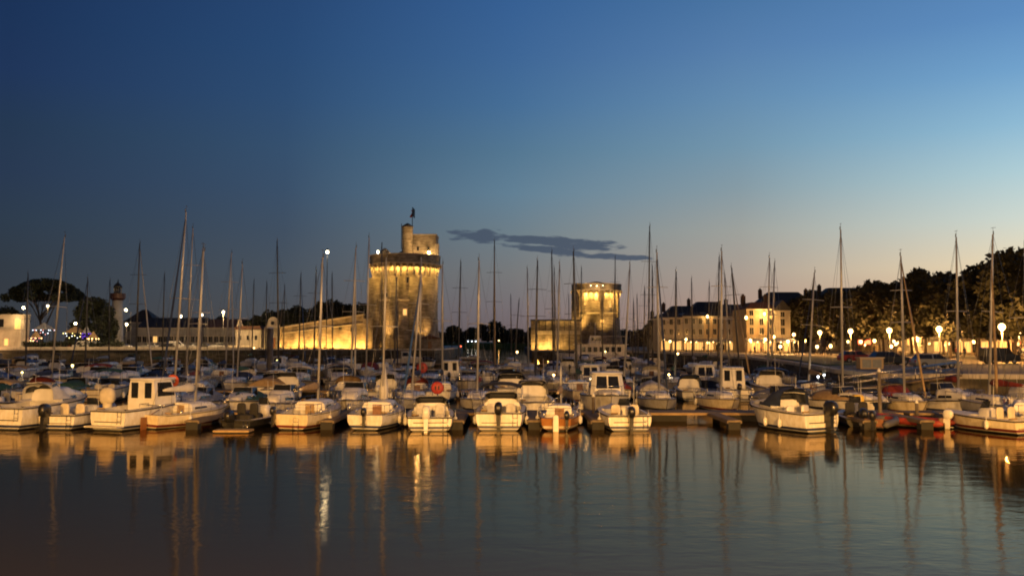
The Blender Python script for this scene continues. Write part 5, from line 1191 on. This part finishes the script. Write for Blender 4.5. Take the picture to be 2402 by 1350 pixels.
def pile(label, px, Y, py_top, r=.14):
    p = at(px, py_top, Y); t = thing('mooring_pile', label, 'pile', (p.x, Y, 0), group='mooring piles'); part('shaft', None, MB().tube([(0, 0, -3.8), (0, 0, p.z)], r, 10), 'pile', t); part('cap', None, MB().lathe([(r * 1.15, 0), (r, .1), (.02, .25)], 10, (0, 0, p.z)), 'white', t)
pile('grey mooring pile right of the engine cover on the right pontoon', 2062, 55.5, 872, .12)
pile('dark thick mooring pile in front of the gatehouse', 634, 138, 770, .5)
pile('mooring pile beside the inflatable dinghies', 2150, 55.4, 945, .1)
pile('mooring pile at the pontoon finger right of the wooden boat', 1392, 55.4, 930, .1)
# ------------------------------------------------------------------ front row, left to right (sterns towards the viewer)
def fx(px, Y=50): return gx(px, Y, 1000)
motorboat('white cabin cruiser cut by the left edge, grey canvas canopy over its cockpit', fx(8, 50.5), 50.5, R(-14), 6.6, 2.8, 1.25, style='cruiser', top='hood', topm='can_white', engine=None, fenders=2, heel=0)
motorboat('low open white boat with a large black outboard, second from the left edge', fx(132, 50.5), 50.5, R(-8), 5.6, 2.45, .85, style='open', engine='black', esc=1.35, ex=-.55, tilt=R(-12))
b = motorboat('white wheelhouse fishing boat with two square rear windows, left front', fx(252, 50), 50, R(-19), 6.0, 2.7, 1.12, style='pilot', engine=None, hull='hull_white', fenders=2)
part('swim_platform', None, MB().box(-1.15, 1.15, -.55, -.01, .22, .3), 'deck', b)
t = thing('engine_cover', 'round cream covered engine standing behind the wheelhouse boat stern', 'cover', (fx(256, 53.5), 53.2, .0)); 
part('cloth', None, MB().sbox((0, 0, 1.75), .46, .36, .52, 2.6, 16, 10).tube([(0, 0, .7), (0, 0, 1.4)], [.2, .3], 8), 'cream', t)
sailboat('small cream sailboat with dark rudder, left front, orange lifebuoy above it', (fx(455, 54.3), 54.3), top=(478, 585), yaw=R(-24), L=6.4, B=2.4, hull='hull_cream', cover='can_white', mr=.075, rudder=True, hatch=True, fenders=2)
motorboat('small black boat with a dark outboard between two cream sailboats', fx(553, 51.2), 51.2, R(-16), 4.8, 2.1, .5, 'hull_black', style='open', engine='black', esc=1.2, ex=-.2, seats='can_black')
t = thing('swim_raft', 'low dark raft with pale plank edges lying before the black boat', 'raft', (fx(548, 49.2), 49.2, 0)); part('deck', None, MB().box(-.98, .98, -.5, .5, .06, .16), 'can_tan', t); part('float', None, MB().box(-.9, .9, -.42, .42, -.2, .057), 'float', t)
sailboat('cream sailboat with a stern ladder and a tall warm lit mast', (fx(744, 54.2), 54.2), top=(757, 600), yaw=R(-9), L=7, B=2.85, hull='hull_cream', cover='can_tan', mr=.08, ladder=True, hatch=True, outb=-.95, fenders=3)
sailboat('beamy white sailboat with black outboard and white sail wrapped at its mast', (fx(896, 54), 54), top=(906, 600), yaw=R(-6), L=6.8, B=2.85, hull='hull_white', cover='can_white', mr=.065, outb=.0, sailup=True, fenders=4, boom=False)
motorboat('white motorboat under a fitted cover with a raised white outboard', fx(1008, 49.6), 49.6, R(4), 5.8, 2.7, .8, style='cuddy', engine='engine_white', esc=1.35, ex=-.2, tilt=R(-18), seats='can_white', fenders=2)
motorboat('white motorboat with a dark arched bimini and a black outboard', fx(1170, 50), 50, R(-3), 6, 2.85, 1.02, style='cuddy', top='bimini', topm='can_black', engine='black', esc=1.3, seats='can_white', fenders=2)
b = sailboat('varnished brown wooden boat with a white rudder and small black outboard', (fx(1316, 53), 53), top=None, yaw=R(-8), L=5.6, B=2.35, hull='hull_wood', cover='can_tan', mr=.05, H=2.6, outb=.62, fenders=2, name='wooden_boat')
part('rudder', None, MB().sbox((0, -.25, .3), .16, .06, .62, 5), 'white', b)
b = motorboat('small white motorboat with twin seats and a black outboard, right of the wooden boat', fx(1478, 49.8), 49.8, R(5), 5.2, 2.7, .88, style='open', engine='black', esc=1.15, seats='cream', fenders=2)
b = motorboat('white motorboat with round white seats, dark hood and black outboard, right front', fx(1928, 49.0), 49.0, R(27), 5.6, 2.8, 1.05, style='cuddy', top='hood', topm='can_navy', engine='black', esc=1.45, seats='white', fenders=4, ex=.3)
inflatable('grey inflatable dinghy with a black outboard right of the hooded motorboat', fx(2050, 50.8), 50.8, R(-36), 3.8, 1.7)
motorboat('small dark runabout with upright black engine behind the grey inflatable', fx(2022, 52.4), 52.4, R(-6), 4.4, 1.9, .5, 'hull_black', style='open', engine='black', esc=1.3, seats='can_black')
inflatable('red inflatable dinghy with its bow against the right pontoon', fx(2215, 51.5), 51.5, R(38), 4.4, 1.9, 'rubred', 'engine_white')
inflatable('second grey inflatable dinghy between the red one and the pontoon end', fx(2290, 53.4), 53.4, R(20), 3.4, 1.5, 'rubgrey', None)
t = thing('engine_cover', 'yellow square engine cover standing on the right pontoon', 'cover', (fx(2040, 54.5), 56.3, .56)); part('cloth', None, MB().sbox((0, 0, .55), .35, .3, .55, 5), 'yellow', t); part('stand', None, MB().box(-.3, .3, -.2, .2, -.0, .06), 'steel', t)
b = sailboat('sailboat with two yellow horseshoe buoys on its stern, right side', (fx(2330, 59), 59.5), top=(2329, 547), yaw=R(14), L=7.6, B=2.8, hull='hull_grey', cover='can_red', mr=.09, furl=None, ladder=False)
for x_ in (-.75, .75): lifebuoy_part(b, (x_, .05, 1.55))
part('furled_sail', None, furl_mb((-2.4, 1.0, 1.6), (-.1, 4.2, 10.0), .1), 'can_tan', b)
sailboat('large grey sailboat cut by the right edge with a dark sail cover', (fx(2412, 53.5), 53.5), top=(2404, 560), yaw=R(-22), L=8.4, B=3.0, hull='hull_grey', cover='can_red', mr=.09, fenders=2)
b = motorboat('white tender with a rounded lit stern at the right edge', fx(2412, 48.0), 48.0, R(24), 5.2, 2.3, .75, 'hull_cream', style='open', engine=None, seats='cream', fenders=2)
# lifebuoys on stands along the pontoons
def buoy_stand(label, px, py, Y, m, rr=.42, disc=False):
    p = at(px, py, Y); t = thing('lifebuoy', label, 'lifebuoy', (p.x, Y, p.z))
    if disc: part('case', None, MB().lathe([(.02, -.12), (rr * .8, -.12), (rr, -.05), (rr, .05), (rr * .8, .12), (.02, .12)], 20).xf(Matrix.Rotation(R(90), 4, 'X')), m, t); part('handle', None, MB().box(-.14, -.06, -.17, -.121, -.12, .12).box(.06, .14, -.17, -.121, -.12, .12), 'rubber', t)
    else: part('ring', None, ring_mb(rr * .68, rr * .3), m, t); 
    part('post', None, MB().tube([(0, .2, -(p.z - .56)), (0, .2, -.1)], .045, 6), 'steel', t)
buoy_stand('orange ring lifebuoy above the small cream sailboat on the left', 405, 893, 56.2, 'orange', .42)
buoy_stand('big red round lifebuoy case in front of the big round tower', 1026, 909, 56.4, 'redpaint', .4, True)
buoy_stand('smaller red lifebuoy case farther back near the big round tower', 990, 862, 81, 'redpaint', .5, True)

# ------------------------------------------------------------------ masts read from the photograph: (base x, top x, top y, mast distance, unlit silhouette tone, furl)
def landmark(px):
    for lim, n in ((95, 'left of the stone pine'), (190, 'below the stone pine'), (250, 'below the evergreen oak'), (330, 'below the lighthouse'), (420, 'left under the long hall'), (540, 'below the dark shed'), (655, 'below the gatehouse'), (750, 'under the low rampart end'), (862, 'under the high rampart end'), (950, 'left under the round keep'), (1032, 'right under the round keep'),
                   (1140, 'just right of the round keep'), (1250, 'before the harbour mouth'), (1345, 'below the curtain wall'), (1400, 'left under the drum tower'), (1470, 'right under the drum tower'), (1550, 'left of the pale houses'), (1650, 'below the grey house'), (1750, 'below the ochre house'), (1860, 'below the corner building'), (1990, 'below the first promenade lamps'), (2160, 'below the crossed masts'), (2290, 'below the estate car'), (9999, 'near the right edge')):
        if px < lim: return n
ROWN = {}
def rowname(Y):
    return dict(zip((62, 78, 88, 106, 116, 138, 148, 176, 186), ('second', 'third', 'fourth', 'fifth', 'sixth', 'seventh', 'eighth', 'ninth', 'tenth')))[rowkey(Y)] + ' row'
def rowkey(Y): return 62 if Y < 70 else 78 if Y < 82 else 88 if Y < 96 else 106 if Y < 110 else 116 if Y < 125 else 138 if Y < 143 else 148 if Y < 160 else 176 if Y < 180 else 186
pend = {}
def deflabel(o, base, px, Y): pend.setdefault((base, rowname(Y), landmark(px)), []).append((px, o))
ML = [(118, 152, 552, 78, 0, 0), (318, 328, 568, 106, 1, 0), (408, 437, 492, 65, 0, 'can_navy'), (436, 453, 532, 88, 0, 0), (467, 476, 580, 78, 0, 0), (528, 543, 592, 106, 0, 0), (556, 569, 616, 88, 0, 0), (655, 650, 562, 106, 1, 0), (622, 626, 660, 148, 1, 0),
    (822, 835, 578, 78, 0, 0), (858, 866, 555, 88, 0, 0), (897, 895, 575, 138, 1, 0), (985, 988, 600, 78, 0, 0), (963, 990, 640, 65, 0, 0), (1038, 1038, 615, 78, 0, 0), (1074, 1081, 612, 116, 1, 0), (1119, 1124, 606, 65, 0, 0), (1158, 1160, 563, 116, 1, 0), (1240, 1237, 628, 116, 0, 0),
    (1255, 1261, 608, 88, 1, 0), (1299, 1294, 588, 106, 1, 0), (1302, 1300, 625, 148, 1, 0), (1306, 1313, 615, 88, 0, 0), (1354, 1345, 585, 78, 1, 0), (1362, 1364, 625, 148, 1, 0), (1443, 1443, 600, 176, 1, 0), (1462, 1478, 615, 88, 0, 0), (1520, 1524, 527, 106, 1, 0), (1531, 1530, 620, 116, 1, 0), (1546, 1541, 590, 65, 0, 0),
    (1583, 1586, 635, 88, 1, 0), (1690, 1693, 585, 65, 0, 0), (1683, 1687, 600, 106, 1, 0), (1738, 1716, 625, 88, 1, 'can_tan'), (1712, 1700, 640, 116, 0, 0), (1799, 1805, 602, 88, 0, 0), (1808, 1817, 614, 106, 0, 0), (1893, 1920, 634, 77, 0, 0), (1975, 1972, 537, 66, 0, 0), (2120, 2113, 598, 62.5, 0, 'can_tan'), (2246, 2243, 553, 65.5, 0, 0),
    (700, 706, 640, 141, 1, 0), (590, 596, 655, 176, 1, 0), (735, 742, 628, 116, 1, 0), (780, 779, 640, 138, 1, 0), (664, 668, 668, 186, 1, 0), (1200, 1198, 690, 186, 1, 0), (1205, 1220, 700, 141, 1, 0), (1336, 1334, 690, 186, 1, 0), (1484, 1486, 700, 186, 1, 0), (1498, 1494, 690, 176, 1, 0), (1510, 1512, 672, 148, 1, 0), (1414, 1412, 700, 141, 1, 0), (925, 930, 640, 106, 1, 0), (380, 386, 640, 141, 1, 0), (255, 258, 655, 141, 1, 0), (60, 66, 640, 116, 1, 0), (200, 206, 650, 116, 1, 0), (1625, 1622, 650, 141, 1, 0), (1660, 1664, 660, 148, 1, 0)]
covers = ['can_navy', 'can_white', 'can_blue', 'can_tan', 'can_green', 'can_red', 'can_black', 'can_grey']
cname = {'can_navy': 'navy', 'can_white': 'white', 'can_blue': 'blue', 'can_tan': 'tan', 'can_green': 'green', 'can_red': 'dark red', 'can_black': 'black', 'can_grey': 'grey'}
hulls = ['hull_white', 'hull_grey', 'hull_white', 'hull_cream', 'hull_white', 'hull_navy', 'hull_white', 'hull_grey']
hname = {'hull_white': 'white', 'hull_cream': 'cream', 'hull_grey': 'grey', 'hull_navy': 'navy', 'hull_red': 'red'}
used = {}
rr_ = random.Random(77)
def rowkey(Y): return 62 if Y < 70 else 78 if Y < 82 else 88 if Y < 96 else 106 if Y < 110 else 116 if Y < 125 else 138 if Y < 143 else 148 if Y < 160 else 176 if Y < 180 else 186
for i, (bx, tx, ty, Y, dark, fl) in enumerate(ML):
    near = Y < 90; rk = rowkey(Y)
    xm = gx(bx, Y, 860)
    side = rk in (62, 88, 116, 148, 186)          # behind its pontoon: bow towards the viewer
    L = (8.2, 9.4)[i % 2] if near else (9.4, 10.4)[i % 2]
    if rk == 62: L = 7.4
    B = {7.4: 2.6, 8.2: 2.8, 9.4: 3.1, 10.4: 3.4}[L]
    hl_ = hulls[(i * 5) % 8]; cv = covers[(i * 3 + i // 3) % 8]
    o = sailboat('', (xm, Y), top=(tx, ty), yaw=(PI if side else 0) + R(rr_.uniform(-5, 5)), L=L, B=B, hull=hl_, cover=cv, mast='alu_silhouette' if dark else 'alu', mr=(.085 if near else .1) if not dark else .1, detail=1 if Y < 120 else 0,
        furl=fl or (rr_.choice(covers[:4]) if i % 4 == 1 else None), spray=(rr_.choice(covers) if i % 3 == 0 and Y < 120 else None), group='sailboats moored at the pontoons', spreads=1 + (i % 2), fenders=2 if Y < 90 else 0)
    used.setdefault(rk, []).append((xm, B))
    deflabel(o, f'{hname[hl_]} sailboat with {cname[cv]} cover', bx, Y)
# notable second row boats
def note(px, Y, B): used.setdefault(rowkey(Y), []).append((gx(px, Y), B))
b = motorboat('large white motor cruiser with two wide dark windscreen panes, facing the viewer', gx(1408, 66), 66.6, PI, 8.0, 3.2, 1.15, style='pilot', engine=None, fenders=4); note(1408, 62, 3.2)
motorboat('white cruiser with a big pale canvas canopy behind the wooden boat', gx(1258, 59), 59.2, R(4), 7.6, 2.9, 1.0, style='cruiser', top='hood', topm='can_white', engine=None, fenders=2); note(1258, 62, 2.9)
motorboat('motorboat under a domed grey blue cover right of the bare pontoon', gx(1800, 65), 66, PI + R(12), 6.4, 2.6, .9, style='cuddy', top='cover', coverm='can_grey', engine=None); note(1800, 62, 3)
motorboat('small white cabin boat with round portholes left of the beamy sailboat', gx(850, 66), 66.0, PI, 6.4, 2.6, .85, style='cruiser', engine=None); note(850, 62, 2.8)
motorboat('boat under a tall tan canvas tent in front of the gatehouse', gx(595, 72), 75.5, 0, 7, 2.9, 1.2, style='cuddy', top='cover', coverm='can_tan', engine=None, group=None); note(595, 78, 3.4)
motorboat('low motorboat under a tan cover right of the domed grey cover', gx(1925, 65), 66, PI + R(25), 6.0, 2.4, .8, style='cuddy', top='cover', coverm='can_tan', engine=None); note(1925, 62, 3)
motorboat('dark covered motorboat behind the right pontoon', gx(2010, 65), 66, PI, 6.0, 2.4, .7, 'hull_navy', style='cuddy', top='cover', coverm='can_black', engine=None); note(2010, 62, 2.8)
motorboat('white cabin boat moored between the pontoon and the gangway foot', gx(2175, 64), 65.6, PI + R(15), 5.6, 2.2, .8, style='cruiser', engine=None); note(2175, 62, 2.8)
# the rest of the fleet
kinds = [('cruiser', 'hood'), ('pilot', None), ('cuddy', 'cover'), ('cuddy', 'hood'), ('cruiser', 'bimini'), ('open', 'bimini'), ('cuddy', 'cover'), ('cuddy', 'cover'), ('cruiser', None)]
ROWS = {62: (-36, 38, 3.1, .94), 78: (-46, 27, 3.4, .9), 88: (-52, 27, 3.6, .84), 106: (-63, 27, 3.9, .74), 116: (-69, 27, 4.4, .6), 138: (-80, 33, 5.0, .5), 148: (-86, 33, 5.6, .42), 176: (-102, 31, 6.4, .36), 186: (-107, 31, 7.2, .3)}
for rk, (xa_, xb_, st, prob) in ROWS.items():
    x = xa_ + rr_.uniform(0, 2)
    while x < xb_:
        ok = all(abs(x - ux) > (B + 2.5) / 2 for ux, B in used.get(rk, []))
        if not ok: x += .5; continue
        if rr_.random() > prob: x += st; continue
        px = 1201 + x / rk * FPX
        if not (-60 < px < 2440): x += st; continue
        if rk in (106, 116) and 1040 < px < 1230 and rr_.random() < .4: x += st; continue
        side = rk in (62, 88, 116, 148, 186); stl, tp = rr_.choice(kinds if rk > 62 else kinds[2:])
        L, B, F = rr_.choice([(6.2, 2.5, .85), (7.0, 2.8, 1.05), (7.8, 3.0, 1.2)]) if rk > 62 else rr_.choice([(5.6, 2.3, .75), (6.2, 2.5, .85), (6.4, 2.6, .95)])
        hl_ = rr_.choice(hulls); cv = rr_.choice(covers)
        bowY = {62: 58.6, 78: 80.7, 88: 83.5, 106: 107.7, 116: 110.5, 138: 139.6, 148: 142.6, 176: 176.7, 186: 179.6}[rk]
        sy = bowY + L if side else bowY - L
        o = motorboat('', x, sy, (PI if side else 0) + R(rr_.uniform(-6, 6)), L, B, F, hl_, style=stl, top=tp, topm=cv, coverm=cv, engine=(rr_.choice(['black', 'engine_white', None]) if not side else None), detail=1 if rk < 110 else 0, fenders=2 if rk < 90 else 0, group='motorboats moored at the pontoons')
        what = {'hood': 'under a {} canopy', 'bimini': 'with a {} sunshade', 'cover': 'under a {} cover'}.get(tp, None)
        kind = {'cruiser': 'cabin cruiser', 'pilot': 'wheelhouse boat', 'cuddy': 'motorboat', 'open': 'open boat'}[stl]
        deflabel(o, f'{hname[hl_]} {kind}' + (' ' + what.format(cname[cv]) if what else ''), px, rk)
        used.setdefault(rk, []).append((x, B)); x += st
for (base, rown, lm), lst in pend.items():
    lst.sort(key=lambda q: q[0])
    for i, (px, o) in enumerate(lst):
        o['label'] = f'{base}, {rown}, {lm}' if len(lst) == 1 else f'{base}, {rown}, {lm}, {["leftmost", "second", "third", "fourth", "fifth"][i]} from left' if i else f'{base}, {rown}, {lm}, leftmost'
# ------------------------------------------------------------------ passenger ferry
Yf = 205; t = thing('passenger_ferry', 'white two deck passenger ferry moored before the drum tower', 'ferry', (gx(1392, Yf), Yf, 0))
hw = (gx(1475, Yf) - gx(1312, Yf)) / 2
mb = MB(); rings = []
for i in range(13):
    u = i / 12; b = 2.6 * (min(1, u * 5) ** .5 if u < .5 else 1) * .95 + .05
    rings.append([(-hw + 2 * hw * u - .6 * (1 - u) * (z / 1.9), s * b * k, z) for s, k, z in ((1, 1, 1.9 + .5 * (1 - u) ** 2), (1, .97, .8), (1, .8, -.2), (0, 0, -.5), (-1, .8, -.2), (-1, .97, .8), (-1, 1, 1.9 + .5 * (1 - u) ** 2))])
mb.loft(rings, closed=True); part('hull', None, mb, 'hull_white', t)
sup = part('main_cabin', None, MB().hexa([(-hw + 3.6, -2.2), (hw - .6, -2.2), (hw - .6, 2.2), (-hw + 3.6, 2.2)], 1.9, [(-hw + 4.4, -2.1), (hw - .7, -2.1), (hw - .7, 2.1), (-hw + 4.4, 2.1)], 4.2), 'white', t)
for i in range(7): part('window', 'fw', lambda: MB().box(-.42, .42, -2.24, -2.1, 2.6, 3.7), 'glass', sup, (-hw + 5.6 + i * 1.35, 0, 0))
part('upper_deck', None, MB().box(-hw + 3.4, hw - .2, -2.35, 2.35, 4.203, 4.32), 'white', t)
wh = part('wheelhouse', None, MB().hexa([(-1.2, -1.5), (1.6, -1.5), (1.6, 1.5), (-1.2, 1.5)], 4.323, [(-.7, -1.4), (1.6, -1.4), (1.6, 1.4), (-.7, 1.4)], 6.3), 'white', t)
for i in range(2): part('window', 'fw2', lambda: MB().box(-.5, .5, -1.54, -1.3, 5.1, 5.9), 'glass', wh, (-.1 + i * 1.15, 0, 0))
part('awning', None, MB().box(2.2, hw - .4, -2.1, 2.1, 6.1, 6.18), 'can_white', t)
mb = MB()
for z in (4.8, 5.2): mb.tube([(-hw + 3.5, -2.3, z), (hw - .3, -2.3, z)], .03, 4)
for i in range(14): x_ = -hw + 3.5 + i * (2 * hw - 3.8) / 13; mb.tube([(x_, -2.3, 4.32), (x_, -2.3, 5.2 if x_ < 2 else 6.1)], .03, 4)
part('railing', None, mb, 'steel', t); part('signal_mast', None, MB().tube([(.4, 0, 6.3), (.4, 0, 9.2)], .07, 6).tube([(.4, -.9, 8), (.4, .9, 8)], .04, 4), 'alu', t)
# lit white launch before the round keep, small boat in the harbour mouth
b = motorboat('white launch with a lit side, moored at the foot of the round keep', gx(905, 196), 196, R(-90), 8, 2.8, 1.1, style='pilot', engine=None, detail=0)
b = motorboat('tiny white open boat crossing the harbour mouth', gx(1075, 240), 240, R(-80), 6, 2.2, .7, style='cuddy', engine='black', detail=0)
def beacon(label, px, Y, h, m):
    t = thing('channel_beacon', label, 'beacon', (gx(px, Y), Y, 0)); part('post', None, MB().tube([(0, 0, -3.5), (0, 0, h)], .12, 8), 'iron', t); part('light', None, MB().blob((0, 0, h + .15), .2, .2, .22, 8, 6), m, t); light('beacon_glow', t, (0, -.5, h + .15), 25, (1, .3, .2), .2)
beacon('red channel beacon in the harbour mouth', 1081, 262, 3.4, 'win_red')
for i, (px, py, Y, m) in enumerate(((1062, 781, 640, 'lamp_white'), (1098, 799, 640, 'lamp_white'), (1107, 799, 640, 'lamp_white'), (1116, 799, 640, 'lamp_white'), (1170, 797, 640, 'lamp_warm'))):
    p = at(px, py, Y); tt = lamp(['pale lamp at the left of the far shore', 'first of three low lamps on the far shore', 'middle one of three low lamps on the far shore', 'last of three low lamps on the far shore', 'orange lamp on the far shore right of the three'][i], p.x, 639.0, 3.5, max(p.z - 4.2, 1.2), 0, m=['bulb_yellow', 'bulb_cold', 'bulb_cold', 'bulb_cold', 'bulb_warm'][i], rad=.42, group='lamps of the far shore')
# anchor light glints on boats
for i, (px, py, Y, m) in enumerate(((1213, 825, 150, 'bulb_warm'), (1919, 883, 77, 'bulb_cold'), (1933, 879, 77, 'bulb_cold'), (170, 857, 106, 'bulb_yellow'), (52, 873, 88, 'bulb_yellow'), (213, 873, 88, 'bulb_warm'), (750, 811, 175, 'bulb_cold'), (1590, 829, 150, 'bulb_warm'), (1299, 879, 78, 'bulb_warm'), (1420, 824, 175, 'bulb_yellow'), (1569, 878, 88, 'bulb_warm'), (650, 846, 120, 'bulb_yellow'))):
    p = at(px, py, Y); t = thing('deck_lamp', ['deck lamp before the harbour mouth', 'left of two white deck lamps below the promenade', 'right of two white deck lamps below the promenade', 'yellow deck lamp below the stone pine', 'yellow deck lamp near the left edge', 'warm deck lamp below the evergreen oak', 'white deck lamp below the rampart', 'warm deck lamp below the pale houses', 'warm deck lamp below the curtain wall', 'yellow deck lamp below the drum tower', 'warm deck lamp left of the pale houses, low down', 'yellow deck lamp below the gatehouse'][i], 'lamp', (p.x, Y, p.z), group='small deck lamps')
    part('bulb', ('dkl', Y > 100), lambda: MB().blob((0, 0, 0), .1 if Y < 100 else .16, .1, .1 if Y < 100 else .16, 8, 6), m, t); part('stem', ('dks', round(p.z, 1)), lambda: MB().tube([(0, 0, -max(p.z - .5, .2)), (0, 0, -.05)], .02, 4), 'steel', t)
    light('lamp_light', t, (0, -.3, .1), 14, (1, .8, .5), .1)
